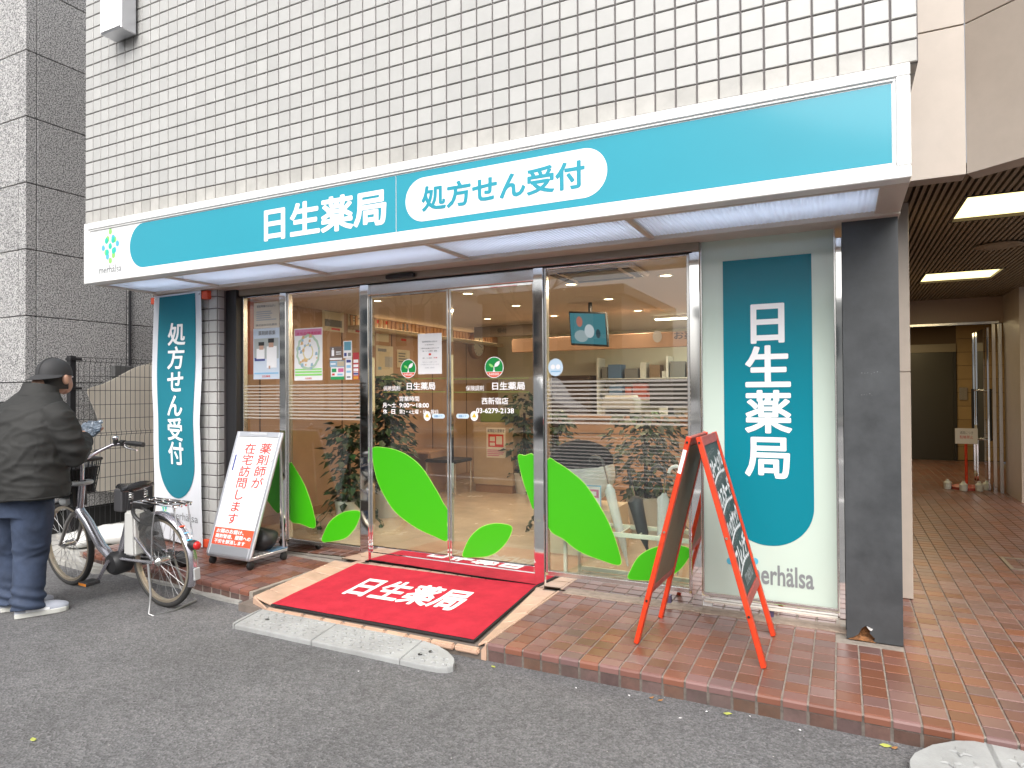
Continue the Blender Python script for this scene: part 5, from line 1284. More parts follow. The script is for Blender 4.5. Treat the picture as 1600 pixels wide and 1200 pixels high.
def pquad(u0, u1, v0, v1, d, th_, mt, nm_, bev=.002): return MB().prism([pm_(u0, v0, d), pm_(u1, v0, d), pm_(u1, v1, d), pm_(u0, v1, d)], nrm*(-th_)).build(nm_, mt, ps, bevel=bev)
pquad(0, 1, 0, 1, -.002, .016, alu, 'back_panel')
pquad(0, .055, 0, 1, .006, .0075, alu, 'frame_bar'); pquad(.945, 1, 0, 1, .006, .0075, alu, 'frame_bar'); pquad(.056, .944, .955, 1, .006, .0075, alu, 'frame_bar'); pquad(.056, .944, 0, .07, .006, .0075, alu, 'frame_bar')
pquad(.3, .7, .972, .992, .0085, .002, grey_light, 'label_slot', 0)
pquad(.057, .943, .071, .954, .0015, .003, paper, 'poster_sheet', 0)
pquad(.058, .942, .072, .205, .0022, .0005, orange_print, 'red_band', 0)
mb = MB(); vtext_into(mb, '薬剤師が', (.60, .86, .53, .91), lambda u, v: pm_(u, v, .0024), .015); vtext_into(mb, '在宅訪問します', (.26, .52, .235, .905), lambda u, v: pm_(u, v, .0024), .015); mb.build('lettering', red_print, ps, fixn=False)
mb = MB()
for i, s_ in enumerate(('お薬のお届け、', '薬剤管理、服薬への', '不安を解消します')): text_into(mb, s_, (.11, .11+(.62, .80, .70)[i], .162-.04*i, .195-.04*i), lambda u, v: pm_(u, v, .003), .03)
mb.build('band_lettering', white_print, ps, fixn=False)
mb = MB(); vtext_into(mb, 'ご相談ください', (.905, .935, .62, .80), lambda u, v: pm_(u, v, .0024), .0); mb.build('small_lettering', grey_print, ps, fixn=False)
pquad(.085, .12, .665, .80, .0022, .0004, navy_print, 'scratch_mark', 0)
bb = MB(); bx0_, bx1_, by0_, by1_ = bl3.x+.005, br3.x-.005, yf-.005, yf+.36
bb.box(bx0_, bx0_+.022, by0_, by1_, .062, .085).box(bx1_-.022, bx1_, by0_, by1_, .062, .085).box(bx0_+.022, bx1_-.022, by0_, by0_+.02, .062, .085).box(bx0_+.022, bx1_-.022, by1_-.02, by1_, .062, .085)
bb.build('base_frame', alu, ps, bevel=.003)
gm = MB()
for i in range(9): gm.box(bx0_+.03+i*.037, bx0_+.042+i*.037, by0_+.02, by1_-.02, .066, .072)
for i in range(8): gm.box(bx0_+.022, bx1_-.022, by0_+.04+i*.038, by0_+.05+i*.038, .0722, .078)
gm.build('lattice', paper, ps)
MB().box(bx1_-.10, bx1_-.001, by1_-.14, by1_-.001, .0855, .092).build('blue_plate', M('steel_blue_plate', (.10, .20, .33), .4), ps)
for x_, y_ in ((bx0_+.03, by0_+.03), (bx1_-.01, by0_+.02), (bx1_-.01, by1_-.03), (bx0_+.03, by1_-.03)):
    cs_ = MB().box(x_-.012, x_+.012, y_-.016, y_+.016, .045, .062).build('caster', black_plastic, ps)
    MB().lathe((x_-.014, y_, .028), [(.02, 0), (.028, .004), (.028, .024), (.02, .028)], 16, axis=0).build('wheel', black_plastic, cs_, smooth=True)
MB().tube([tl3.lerp(tr3, .9)+Vector((0, .02, -.1)), (bx1_-.02, by1_-.02, .09)], .009, 8).build('back_stay', alu, ps)
wb = MB().ball((bx1_-.13, by1_-.13, .165), (.125, .11, .085), 20, 12)
for i, v in enumerate(wb.v): wb.v[i] = v+Vector((noise.noise(v*9), noise.noise(v*9+Vector((3, 0, 0))), noise.noise(v*9+Vector((0, 5, 0)))))*.022
o = wb.build('weight_bag', M('black_vinyl', (.022, .022, .023), .5), None, smooth=True); tag(o, 'black weight bag resting on the base of the wheeled poster stand', 'weight')

# chalkboard A-frame
cf = thing('chalkboard_sign', 'red wooden A-frame chalkboard with white chalk writing, standing open by the sign panel', 'sign', (5.8, -.3, 0))
FL_, BL_, FR_, BR_ = gz(993, 1006, 0), gz(1034, 963, 0), gz(1193, 1045, 0), gz(1209, 991, 0)
apf = gy(1083, 683, (FL_.y+FR_.y)/2); apb = Vector((0, (BL_.y+BR_.y)/2, 0)); apb = gy(1122, 670, apb.y)
apb.z = apf.z
gapx = .022
def aframe(foot_f, foot_b, sx_):
    tf, tb_ = apf+Vector((sx_*gapx, 0, 0)), Vector((apf.x+sx_*gapx, apb.y, apf.z))
    def am(u, v, d=0.0):    # u along the width (front to back), v up the leg
        p = foot_f.lerp(foot_b, u).lerp(tf.lerp(tb_, u), v)
        n_ = (foot_b-foot_f).cross(tf-foot_f).normalized()
        if n_.x*sx_ < 0: n_ = -n_
        return p+n_*d
    return am
Rr = aframe(FR_, BR_, 1); Lf = aframe(FL_, BL_, -1)
for am, nm_ in ((Rr, 'frame'), (Lf, 'frame')):
    w_ = .036/.46
    for u0, u1 in ((0, w_), (1-w_, 1)):
        MB().prism([am(u0, 0, -.012), am(u1, 0, -.012), am(u1, 1, -.012), am(u0, 1, -.012)], (am(0, 0, .012)-am(0, 0, -.012))).build('leg', red_paint, cf, bevel=.003)
    for v0, v1 in ((.245, .285), (.955, .998)):
        MB().prism([am(w_+.002, v0, -.009), am(1-w_-.002, v0, -.009), am(1-w_-.002, v1, -.009), am(w_+.002, v1, -.009)], (am(0, 0, .010)-am(0, 0, -.010))).build('cross_rail', red_dark, cf, bevel=.003)
def bpan(am, d0, d1, mt, nm_, v0=.286, v1=.954):
    w_ = .036/.46
    return MB().prism([am(w_+.001, v0, d0), am(1-w_-.001, v0, d0), am(1-w_-.001, v1, d0), am(w_+.001, v1, d0)], am(0, 0, d1)-am(0, 0, d0)).build(nm_, mt, cf)
bpan(Rr, -.002, .004, chalk_board, 'chalkboard'); bpan(Rr, -.008, -.003, brown_board, 'backing'); bpan(Lf, -.008, -.003, brown_board, 'backing'); bpan(Lf, -.002, .004, chalk_board, 'chalkboard')
cd_ = MB()
rows = [('コキーヒッパS', .815, .085), ('カスタード', .68, .085), ('ハッカヤック', .545, .085), ('フレンチ', .405, .09)]
for i, (s_, v_, h_) in enumerate(rows):
    f_ = lambda u, v: Rr(u, v+.05*(u-.5), .0052)
    ch_ = MB(); text_into(ch_, s_, (.11, .89, v_, v_+h_), f_, .05)
    for k in range(8):
        u0, u1 = .13+.74*k/8, .13+.74*(k+1)/8; yb_ = v_-.022+.012*math.sin(k*.5)
        ch_.poly([f_(u0, yb_), f_(u1, yb_+.004), f_(u1, yb_+.017), f_(u0, yb_+.012)])
    ch_.build('chalk_writing', chalk, cf, fixn=False)
    text_into(cd_, ('おすすめメニュー', 'なつかしの味', '手づくりの味', 'あったかい')[i], (.16, .62, v_+h_+.012, v_+h_+.035), f_, .0)
text_into(cd_, 'menu', (.3, .8, .31, .36), lambda u, v: Rr(u, v, .005), .03); cd_.build('faint_chalk', chalk_dim, cf, fixn=False)
for am in (Rr, Lf):
    for v_ in (.215, .55, .975):
        p = am(.04, v_, 0); MB().lathe((p.x, p.y-.021, p.z), [(.006, 0), (.006, -.003)], 10, axis=1).build('screw', black_metal if v_ != .55 else bronze, cf)
c0 = Lf(0, .86, 0); pts = [Lf(-.002, .83, .009)+Vector((0, -.002, 0)), Lf(-.002, .83, -.009)+Vector((0, -.002, 0)), Lf(-.002, .94, -.009)+Vector((0, -.002, 0)), Lf(-.002, .94, .009)+Vector((0, -.002, 0))]
MB().prism(pts, (0, -.0015, 0)).build('price_label', paper, cf)
MB().tube([Rr(.05, .5, -.01), Lf(.05, .5, -.01)+Vector((0, 0, -.06)), ], .003, 5).build('chain', steel_dull, cf) if False else None

# ---- fence, sheet and clutter in the alley
FX = 0.10
fence = thing('mesh_fence', 'dark wire mesh fence along the alley beside the granite wall', 'fence', (FX, -.17, 0))
py_ = gx(111, 833, FX).y; ftop = gx(112, 556, FX).z
MB().box(FX-.028, FX+.028, py_-.028, py_+.028, -.05, ftop).build('post', black_metal, fence, bevel=.004)
for z_ in (ftop-.03, ftop-.30, ftop-.9): MB().box(FX-.035, FX+.04, py_-.034, py_+.075, z_-.012, z_+.012).build('clamp', black_metal, fence, bevel=.003)
zz = [ftop-.012, ftop-.05]+[ftop-.05-.135*i for i in range(1, 6)]
zz += [zz[-1]-.022]+[zz[-1]-.022-.135*i for i in range(1, 6)]
def fz(z): return FX+(.022 if abs(z-(ftop-.031)) < .03 or abs(z-(ftop-.05-.135*5-.011)) < .02 else 0)
mb = MB()
y = py_+.06
while y < 2.6:
    mb.tube([(FX+.005, y, -.02), (FX+.005, y, ftop-.05-.135*5-.05), (FX+.022, y, ftop-.05-.135*5-.011), (FX+.005, y, ftop-.05-.135*5+.03), (FX+.005, y, ftop-.075), (FX+.026, y, ftop-.045), (FX+.012, y, ftop-.008)], .0024, 5); y += .05
for z_ in zz: mb.tube([(fz(z_), py_+.03, z_), (fz(z_), 2.6, z_)], .0028, 5)
mb.build('mesh_panel', black_metal, fence, fixn=False)
MB().box(FX-.06, FX+.06, py_-.1, 2.6, -.15, -.001).build('footing', concrete, fence, bevel=.01)
SHX = 0.02
sh = [(137, 608), (160, 600), (185, 588), (205, 577), (225, 570), (262, 569), (268, 640), (268, 768), (170, 768), (150, 766), (140, 750), (136, 720), (142, 690), (153, 664), (147, 640), (139, 622)]
shp = [gx(a, b_, SHX) for a, b_ in sh]
sheet_m = M('cream_board', (0.78, 0.72, 0.62), .6, var=.05, vscale=4)
tarp = MB()
pp = smooth_poly([(p.y, p.z) for p in shp], 4)
tarp.prism([(SHX, a, b_) for a, b_ in pp], (.008, 0, 0)); o = tarp.build('cream_sheet', sheet_m, None); tag(o, 'large curved cream board leaning behind the wire fence', 'board')
k = gx(208, 780, FX+.06); bx_ = thing('black_crate', 'black plastic box hung on the fence behind the bicycle saddle', 'box', (FX+.1, k.y, k.z-.1))
A = gx(183, 800, FX+.1); B = gx(234, 757, FX+.1)
MB().box(FX+.04, FX+.16, A.y, B.y, A.z, B.z).build('body', M('charcoal', (0.05, 0.05, 0.055), 0.5), bx_, bevel=.012); MB().box(FX+.161, FX+.166, A.y+.04, B.y-.04, A.z+.03, B.z-.03).build('lid', M('charcoal', (0, 0, 0)), bx_)
def lump(name, label, c, r, mt, amp=.03, f=7, grp=None):
    mb = MB().ball(c, r, 28, 16)
    for i, v in enumerate(mb.v):
        n_ = Vector((noise.noise(v*f), noise.noise(v*f+Vector((7, 0, 0))), noise.noise(v*f+Vector((0, 9, 0)))*.6))
        v = v+n_*amp; v.z = max(v.z, c[2]-r[2]*.55); mb.v[i] = v
    o = mb.build(name, mt, None, smooth=True); return tag(o, label, 'bag', grp)
wp = M('white_plastic_bag', (.62, .62, .60), .4, bump=.08, bscale=25)
k = gz(158, 846, .0); lump('plastic_bag', 'crumpled white plastic sack lying by the fence behind the front wheel', (k.x+.02, k.y+.12, .04), (.26, .16, .09), wp)
k = gz(118, 850, .0); lump('plastic_bag', 'flatter white sack nearest the fence post', (k.x-.02, k.y+.05, .02), (.17, .13, .075), wp)
# litter along the kerb
lm_ = [M('dry_leaf', (.35, .17, .06), .8), M('yellow_leaf', (.42, .45, .10), .7), paper]
for px, py, m_, lb in ((900, 1076, 2, 'tiny white scrap on the asphalt, leftmost of those below the brown kerb tiles'), (983, 1088, 2, 'white scrap on the asphalt below the left foot of the chalkboard'), (1018, 1091, 0, 'brown dry leaf on the asphalt below the chalkboard, left one of a pair'), (1032, 1095, 0, 'brown dry leaf on the asphalt below the chalkboard, right one of a pair'),
    (1063, 1123, 2, 'white scrap on the asphalt farthest out from the kerb below the chalkboard'), (1104, 1113, 2, 'white scrap close to the kerb foot left of the green leaf'), (1137, 1116, 1, 'yellow green leaf lying close to the kerb below the right foot of the chalkboard'), (1172, 1120, 2, 'white scrap right of the green leaf below the chalkboard'),
    (1384, 1166, 1, 'yellow green leaf at the left tip of the corner ramp'), (771, 1043, 1, 'small green leaf by the kerb right of the star studded ramp'), (52, 1157, 1, 'pale yellow leaf alone on the asphalt at the lower left'), (560, 1050, 2, 'white scrap on the asphalt in front of the star studded ramp'), (1250, 1142, 2, 'white scrap at the kerb foot halfway to the corner ramp'), (1398, 1170, 0, 'brown dry leaf tucked against the corner ramp')):
    c = gz(px, py, ROAD_Z+.002); s_ = (.012, .018, .007)[m_]*random.uniform(.8, 1.3); a = random.uniform(0, 6); mb = MB()
    mb.poly([c+Vector((s_*math.cos(a+q)*k_, s_*math.sin(a+q)*k_, .002+.004*random.random())) for q, k_ in ((0, 1), (.9, .6), (1.9, .5), (3.1, 1), (4.1, .55), (5.2, .6))])
    tag(mb.build(('dry_leaf', 'green_leaf', 'paper_scrap')[m_], lm_[m_], None, fixn=False), lb, ('leaf', 'leaf', 'litter')[m_], 'litter on the asphalt')
# ================================================================ bicycle (local frame: x forward, y to its left, z up, origin at the rear tyre contact)
rw = gz(258, 948, ROAD_Z); fw_ = gz(125, 917, ROAD_Z)
dirv = (fw_-rw); WB = 1.06
rzb = math.atan2(dirv.y, dirv.x)
bike = thing('bicycle', 'silver electric city bicycle with basket and rear rack parked by the kerb', 'bicycle', (rw.x, rw.y, ROAD_Z), rzb)
bike.rotation_euler = (R_(-3), 0, rzb)
WR = .30
def lp(name, mb, mt, parent=bike, smooth=True, **k): return mb.build(name, mt, parent, smooth=smooth, world=False, **k)
def wheel(cx):
    w_ = thing('wheel', None, None, (cx, 0, WR)); w_.parent = bike
    ring = lambda r: [(r*math.cos(2*PI*i/48), 0, r*math.sin(2*PI*i/48)) for i in range(48)]
    lp('tyre', MB().tube(ring(WR-.019), .019, 10, closed=True), rubber, w_)
    rim = MB(); n = 48
    prof = [(-.013, WR-.033), (-.014, WR-.048), (0, WR-.053), (.014, WR-.048), (.013, WR-.033)]
    for i in range(n):
        a = 2*PI*i/n
        for y_, r in prof: rim.v.append(Vector((r*math.cos(a), y_, r*math.sin(a))))
    for i in range(n):
        for j in range(4): rim.f.append((i*5+j, i*5+j+1, ((i+1) % n)*5+j+1, ((i+1) % n)*5+j))
    lp('rim', rim, M('worn_rim', (.42, .36, .28), .4, metal=.7), w_, fixn=False)
    lp('hub', MB().lathe((0, 0, 0), [(.010, -.055), (.030, -.035), (.022, -.03), (.022, .03), (.030, .035), (.010, .055)], 18, axis=1), steel_dull, w_)
    sp = MB()
    for i in range(32):
        a = 2*PI*i/32; sgn = 1 if i % 2 else -1; a2 = a+(.35 if (i//2) % 2 else -.35)
        sp.tube([(.028*math.cos(a2), sgn*.03, .028*math.sin(a2)), ((WR-.05)*math.cos(a), 0, (WR-.05)*math.sin(a))], .0014, 4)
    lp('spokes', sp, M('spoke_steel', (.30, .30, .30), .4, metal=.8), w_, fixn=False)
    return w_
wheel(0.0); wf = wheel(WB)
purple_frame = M('silver_frame_paint', (.55, .54, .58), .2, metal=.85)
BB = (.46, 0, .27); HT0 = (.90, 0, .55); HT1 = (.85, 0, .76); ST = (.30, 0, .62)
lp('down_tube', MB().tube([HT0, (.80, 0, .47), (.66, 0, .32), (.56, 0, .265), BB], .032, 16), purple_frame)
lp('head_tube', MB().tube([(.913, 0, .50), HT1], .024, 14), purple_frame)
lp('seat_tube', MB().tube([BB, (.345, 0, .52)], .019, 12), purple_frame)
ch2 = MB()
for s_ in (-1, 1): ch2.tube([(.44, s_*.03, .27), (.0, s_*.062, .30)], .010, 8).tube([(.345, s_*.02, .50), (.0, s_*.062, .31)], .0085, 8)
lp('rear_stay', ch2, purple_frame)
fk = MB()
for s_ in (-1, 1): fk.tube([(.93, s_*.03, .53), (.965, s_*.05, .47), (1.01, s_*.055, .38), (WB, s_*.058, .30)], [.015, .014, .012, .009], 10)
fk.tube([(.925, -.035, .525), (.925, .035, .525)], .016, 10)
lp('fork', fk, M('fork_silver', (.40, .38, .36), .3, metal=.8))
def fender(name, cx, a0, a1, rr, wd):
    mb = MB(); n = 28
    for i in range(n+1):
        a = R_(a0+(a1-a0)*i/n)
        for y_, dr in ((-wd, -.014), (-wd*.6, -.003), (0, 0), (wd*.6, -.003), (wd, -.014)): mb.v.append(Vector((cx+(rr+dr)*math.cos(a), y_, WR+(rr+dr)*math.sin(a))))
    for i in range(n):
        for j in range(4): mb.f.append((i*5+j, i*5+j+1, i*5+j+6, i*5+j+5))
    return lp(name, mb, silver if cx == 0 else M('dark_fender', (.06, .06, .06), .4), fixn=False)
rf = fender('rear_mudguard', 0, 40, 205, WR+.014, .03); fender('front_mudguard', WB, 30, 170, WR+.014, .028)
lp('dress_guard', MB().prism([(-.12, .05, .40), (-.06, .05, .58), (.04, .05, .63), (.13, .05, .60), (.15, .05, .44), (.06, .05, .36)], (0, .004, 0)), sheer('smoky_plastic', (.06, .06, .06), .65, .3), smooth=False)
lp('mudflap', MB().box(-.332, -.320, -.022, .022, .215, .29), grey_plastic, smooth=False, bevel=.004)
for x_, z_, c_ in ((-.205, .535, orange_print), (-.245, .50, sky_print), (-.275, .46, dot_blue)):
    d_ = Vector((x_, 0, z_-WR)).normalized(); lp('registration_sticker', MB().ball(Vector((0, 0, WR))+d_*(WR+.013), (.013, .020, .005), 10, 6), c_)
tlt = lp('tail_lamp', MB().lathe((-.30, 0, .43), [(.022, .03), (.03, 0), (.03, -.02), (.02, -.04)], 18, axis=0), black_plastic)
lp('lens', MB().ball((-.342, 0, .43), (.018, .026, .026), 14, 8), M('red_lens', (.55, .02, .02), .15), tlt)
rk = MB()
for y_ in (-.065, -.022, .022, .065): rk.tube([(.24, y_*.6, .655), (.16, y_, .675), (-.20, y_, .675), (-.235, y_*.7, .665)], .006, 8)
for x_ in (.14, .0, -.12, -.22): rk.tube([(x_, -.066, .675), (x_, .066, .675)], .005, 8)
for s_ in (-1, 1): rk.tube([(.0, s_*.075, .30), (-.02, s_*.075, .50), (-.05, s_*.066, .67)], .005, 8).tube([(-.20, s_*.05, .67), (-.23, s_*.045, .53), (-.26, s_*.03, .47)], .0045, 8)
lp('rear_rack', rk, chrome)
lp('seat_post', MB().tube([(.345, 0, .52), (.29, 0, .71)], .0135, 12), black_metal)
sd = MB(); n = 16; prof = [(-.115, .052, .012), (-.10, .092, .03), (-.04, .098, .034), (.02, .065, .030), (.07, .036, .026), (.13, .026, .022), (.15, .012, .010)]
for x_, w_, h_ in prof:
    for j in range(n):
        a = 2*PI*j/n; sd.v.append(Vector((.29+x_, w_*math.cos(a), .745+h_*math.sin(a)*(1 if math.sin(a) > 0 else .6)+(.02 if x_ < -.08 else 0)-.05*max(0, x_)*.3)))
for i in range(len(prof)-1):
    for j in range(n): sd.f.append((i*n+j, i*n+(j+1) % n, (i+1)*n+(j+1) % n, (i+1)*n+j))
sd.f.append(tuple(range(n))); sd.f.append(tuple((len(prof)-1)*n+j for j in range(n)))
sdo = lp('saddle', sd, M('saddle_vinyl', (.022, .022, .024), .22))
spr = MB()
for s_ in (-.05, .05): spr.tube([(.22+.012*math.cos(i*.9), s_+.012*math.sin(i*.9), .68+i*.0022) for i in range(24)], .003, 5)
lp('spring', spr, steel_dull, sdo, fixn=False)
bt = lp('battery', MB().prism([(.215, -.04, .31), (.335, -.04, .31), (.305, -.04, .60), (.205, -.04, .60)], (0, .09, 0)), M('battery_white', (.58, .58, .56), .35), smooth=False, bevel=.012, seg=2)
lp('badge', MB().poly([(.275+.025*math.cos(2*PI*i/16), .0412, .50+.035*math.sin(2*PI*i/16)) for i in range(16)]), grey_print, bt, smooth=False, fixn=False)
lp('rear_lock', MB().tube([(.20+.07*math.cos(a_)-.02, .05*math.sin(a_), .57+.05*math.cos(a_)) for a_ in [R_(30+10*i) for i in range(31)]], .012, 8), black_plastic)
lp('motor', MB().lathe((.46, 0, .235), [(.03, -.06), (.075, -.05), (.078, .04), (.06, .065), (.02, .07)], 22, axis=1), black_plastic)
lp('chain_case', MB().prism([(.55, -.066, .30), (.44, -.066, .345), (.0, -.066, .335), (-.03, -.066, .30), (0, -.066, .265), (.44, -.066, .20), (.54, -.066, .24)], (0, .018, 0)), M('dark_fender', (0, 0, 0)), smooth=False, bevel=.005)
for s_, dx, dz in ((1, .10, -.135), (-1, -.10, .135)):
    c_ = lp('crank_arm', MB().tube([(.46, s_*.075, .262), (.46+dx, s_*.09, .262+dz)], [.013, .010], 10), silver)
    pd = lp('pedal', MB().box(.46+dx-.045, .46+dx+.045, s_*.10-.0 if s_ > 0 else -.19, s_*.10+.09 if s_ > 0 else -.10, .262+dz-.012, .262+dz+.012), black_plastic, c_, smooth=False, bevel=.004)
    lp('reflector', MB().box(.46+dx-.047, .46+dx-.0455, .12 if s_ > 0 else -.17, .17 if s_ > 0 else -.12, .262+dz-.008, .262+dz+.008), M('amber', (.65, .22, .02), .3), c_, smooth=False) if False else None
    MBa = MB().box(.46+dx-.04, .46+dx+.04, .1905 if s_ > 0 else -.192, .192 if s_ > 0 else -.1905, .262+dz-.008, .262+dz+.008); lp('reflector', MBa, M('amber', (.65, .22, .02), .3), pd, smooth=False) if False else lp('pedal_reflector', MBa, M('amber', (.65, .22, .02), .3), smooth=False)
lp('stand', MB().tube([(.02, .085, .30), (-.03, .11, .12), (-.06, .15, .015), (-.10, .14, .006), (-.13, .02, .006), (-.10, -.15, .006), (-.06, -.16, .012), (-.03, -.11, .12), (.02, -.085, .30)], .0075, 8), M('spoke_steel', (0, 0, 0)))
lp('stem', MB().tube([HT1, (.838, 0, .86), (.845, 0, .90)], [.014, .014, .016], 12), silver)
hbp = [(.845, 0, .905), (.86, .05, .91), (.85, .12, .945), (.80, .19, .985), (.72, .245, .995), (.60, .275, .985)]
hbar = MB().tube([(x_, -y_, z_) for x_, y_, z_ in hbp[::-1]]+hbp[1:], .0115, 10)
lp('handlebar', hbar, silver)
for s_ in (-1, 1):
    lp('grip', MB().tube([(.72, s_*.245, .995), (.66, s_*.262, .991), (.58, s_*.28, .983)], [.016, .019, .018], 12), black_plastic)
    lp('brake_lever', MB().tube([(.745, s_*.235, .985), (.70, s_*.24, .96), (.62, s_*.255, .945)], [.014, .008, .006], 8), steel_dull)
    lp('shifter', MB().lathe((.745, s_*.235, .995), [(.022, -.02), (.024, .02), (.014, .03)], 12, axis=0), black_plastic)
lp('bell', MB().ball((.775, -.20, 1.035), (.022, .022, .018), 12, 8), chrome)
lp('bell_mount', MB().box(.765, .79, -.215, -.19, .99, 1.022), black_plastic, smooth=False)
cb_ = MB()
for s_ in (-1, 1): cb_.tube([(.735, s_*.23, .985), (.85, s_*.20, .98), (.97, s_*.09, .92), (.97, s_*.02, .75), (.93, 0, .58)], .0035, 6)
lp('brake_cable', cb_, black_plastic)
# basket: woven bars
bkt = thing('basket', None, None, (0, 0, 0)); bkt.parent = bike
def bp(u, v, top): # u 0..1 around, v 0..1 height
    w0, w1 = (.15, .19) if top else (.12, .15)
    return None
bars = MB(); ring0 = [(.90, -.11), (1.12, -.13), (1.12, .13), (.90, .11)]; ring1 = [(.89, -.16), (1.20, -.19), (1.20, .19), (.89, .16)]
def ringpt(t, h):
    k = int(t*4) % 4; f = t*4-int(t*4); a = Vector((*ring0[k], 0)).lerp(Vector((*ring0[(k+1) % 4], 0)), f); b_ = Vector((*ring1[k], 0)).lerp(Vector((*ring1[(k+1) % 4], 0)), f)
    p = a.lerp(b_, h); return Vector((p.x, p.y, .66+.23*h))
for i in range(44): bars.tube([ringpt(i/44, 0), ringpt(i/44, 1)], .0042, 4)
for h in (0, .25, .5, .75): bars.tube([ringpt(i/44, h) for i in range(44)], .0042, 4, closed=True)
lp('basket_bars', bars, black_plastic, bkt, fixn=False)
lp('basket_rim', MB().tube([ringpt(i/44, 1) for i in range(44)], .012, 8, closed=True), black_plastic, bkt)
lp('basket_floor', MB().poly([ringpt(k/4, 0.01) for k in range(4)]), black_plastic, bkt, smooth=False, fixn=False)
lp('basket_liner', MB().add([ringpt(i/24, h)*1.0-Vector((0, 0, .0)) + (Vector((1.03, 0, .78))-ringpt(i/24, h))*.06 for h in (0, .8) for i in range(24)], [(i, (i+1) % 24, 24+(i+1) % 24, 24+i) for i in range(24)]), M('liner_dark', (.03, .03, .032), .7), bkt, fixn=False)
lp('head_lamp', MB().lathe((.945, .06, .62), [(.02, -.03), (.032, .0), (.032, .03), (.024, .035)], 14, axis=0), grey_plastic)
lp('basket_bracket', MB().box(.885, .925, -.05, .05, .58, .72), black_plastic, smooth=False, bevel=.005)
lp('lock_ring', MB().tube([(.855+.05*math.cos(a_), .06*math.sin(a_), .745) for a_ in [2*PI*i/20 for i in range(20)]], .014, 8, closed=True), grey_plastic)

# ================================================================ man seen from behind
mf = gz(66, 962, ROAD_Z)
man = thing('person', 'man in black jacket, jeans and dark cap, back turned, looking at his hands', 'person', (mf.x-.065, mf.y-.055, ROAD_Z), R_(14))
# local frame: y = facing, x = his right
def loft(mb, secs, n=28):
    base = len(mb.v)
    for z_, cx, cy, rx, ry in secs:
        for j in range(n):
            a = 2*PI*j/n; c_, s_ = math.cos(a), math.sin(a)
            sq = 1/((abs(c_)**2.4+abs(s_)**2.4)**(1/2.4)); mb.v.append(Vector((cx+rx*c_*sq, cy+ry*s_*sq, z_)))
    k = len(secs)
    for i in range(k-1):
        for j in range(n): mb.f.append((base+i*n+j, base+i*n+(j+1) % n, base+(i+1)*n+(j+1) % n, base+(i+1)*n+j))
    mb.f.append(tuple(base+j for j in range(n))[::-1]); mb.f.append(tuple(base+(k-1)*n+j for j in range(n)))
def limb(mb, pts, rs, n=18):
    # densify, then tube with taper
    P = []; Rr_ = []
    for i in range(len(pts)-1):
        for k in range(5):
            t = k/5; P.append(Vector(pts[i]).lerp(Vector(pts[i+1]), t)); Rr_.append(rs[i]+(rs[i+1]-rs[i])*t)
    P.append(Vector(pts[-1])); Rr_.append(rs[-1]); mb.tube(P, Rr_, n)
def solid(name, mb, mt, voxel, smooth_it=6, wrinkle=None, parent=man):
    me = mb.mesh(name+'_raw'); ob = bpy.data.objects.new(name+'_raw', me); C.objects.link(ob)
    m_ = ob.modifiers.new('r', 'REMESH'); m_.mode = 'VOXEL'; m_.voxel_size = voxel
    if smooth_it: s_ = ob.modifiers.new('s', 'SMOOTH'); s_.iterations = smooth_it; s_.factor = .5
    dg = bpy.context.evaluated_depsgraph_get(); out = bpy.data.meshes.new_from_object(ob.evaluated_get(dg)); bpy.data.objects.remove(ob); bpy.data.meshes.remove(me)
    out.name = name
    if wrinkle:
        nr = [v.normal.copy() for v in out.vertices]
        for v, n_ in zip(out.vertices, nr): v.co += n_*wrinkle(v.co)
    out.shade_smooth(); out.materials.clear(); out.materials.append(mt)
    o = bpy.data.objects.new(name, out); C.objects.link(o); o.parent = parent; return o
def ridge(p, f, seed):
    return 1-abs(noise.noise(Vector(p)*f+Vector((seed, seed*1.7, 0))))*2
# body (skin): legs, torso core, neck, head, arms and hands in one surface
skin_m = M('skin', (0.46, 0.26, 0.18), .5); 
body = MB()
loft(body, [(.80, 0, 0, .15, .10), (1.0, 0, .0, .15, .10), (1.20, 0, .03, .16, .10), (1.34, 0, .07, .08, .07), (1.40, 0, .10, .055, .058), (1.45, 0, .115, .055, .06)])
HC = Vector((.02, .175, 1.467))
body.ball(HC, (.078, .098, .112), 20, 14)
body.ball(HC+Vector((0, .06, -.045)), (.055, .05, .065), 14, 10)
body.ball(HC+Vector((0, .105, -.02)), (.014, .02, .022), 10, 8)
for s_ in (-1, 1):
    body.ball(HC+Vector((s_*.088, -.004, -.016)), (.015, .024, .034), 12, 8)
    limb(body, [(s_*.085-.03, 0, .82), (s_*.095-.07, (.02, .10)[s_ < 0]*.3+.01, .55), ((.0, -.20)[s_ < 0], (.02, .10)[s_ < 0]*.6+.02, .38), ((.0, -.20)[s_ < 0], (.02, .10)[s_ < 0]-.005, .10)], [.07, .06, .05, .04])
HR = Vector((.035, .375, 1.06)); HL = Vector((-.06, .41, 1.08))
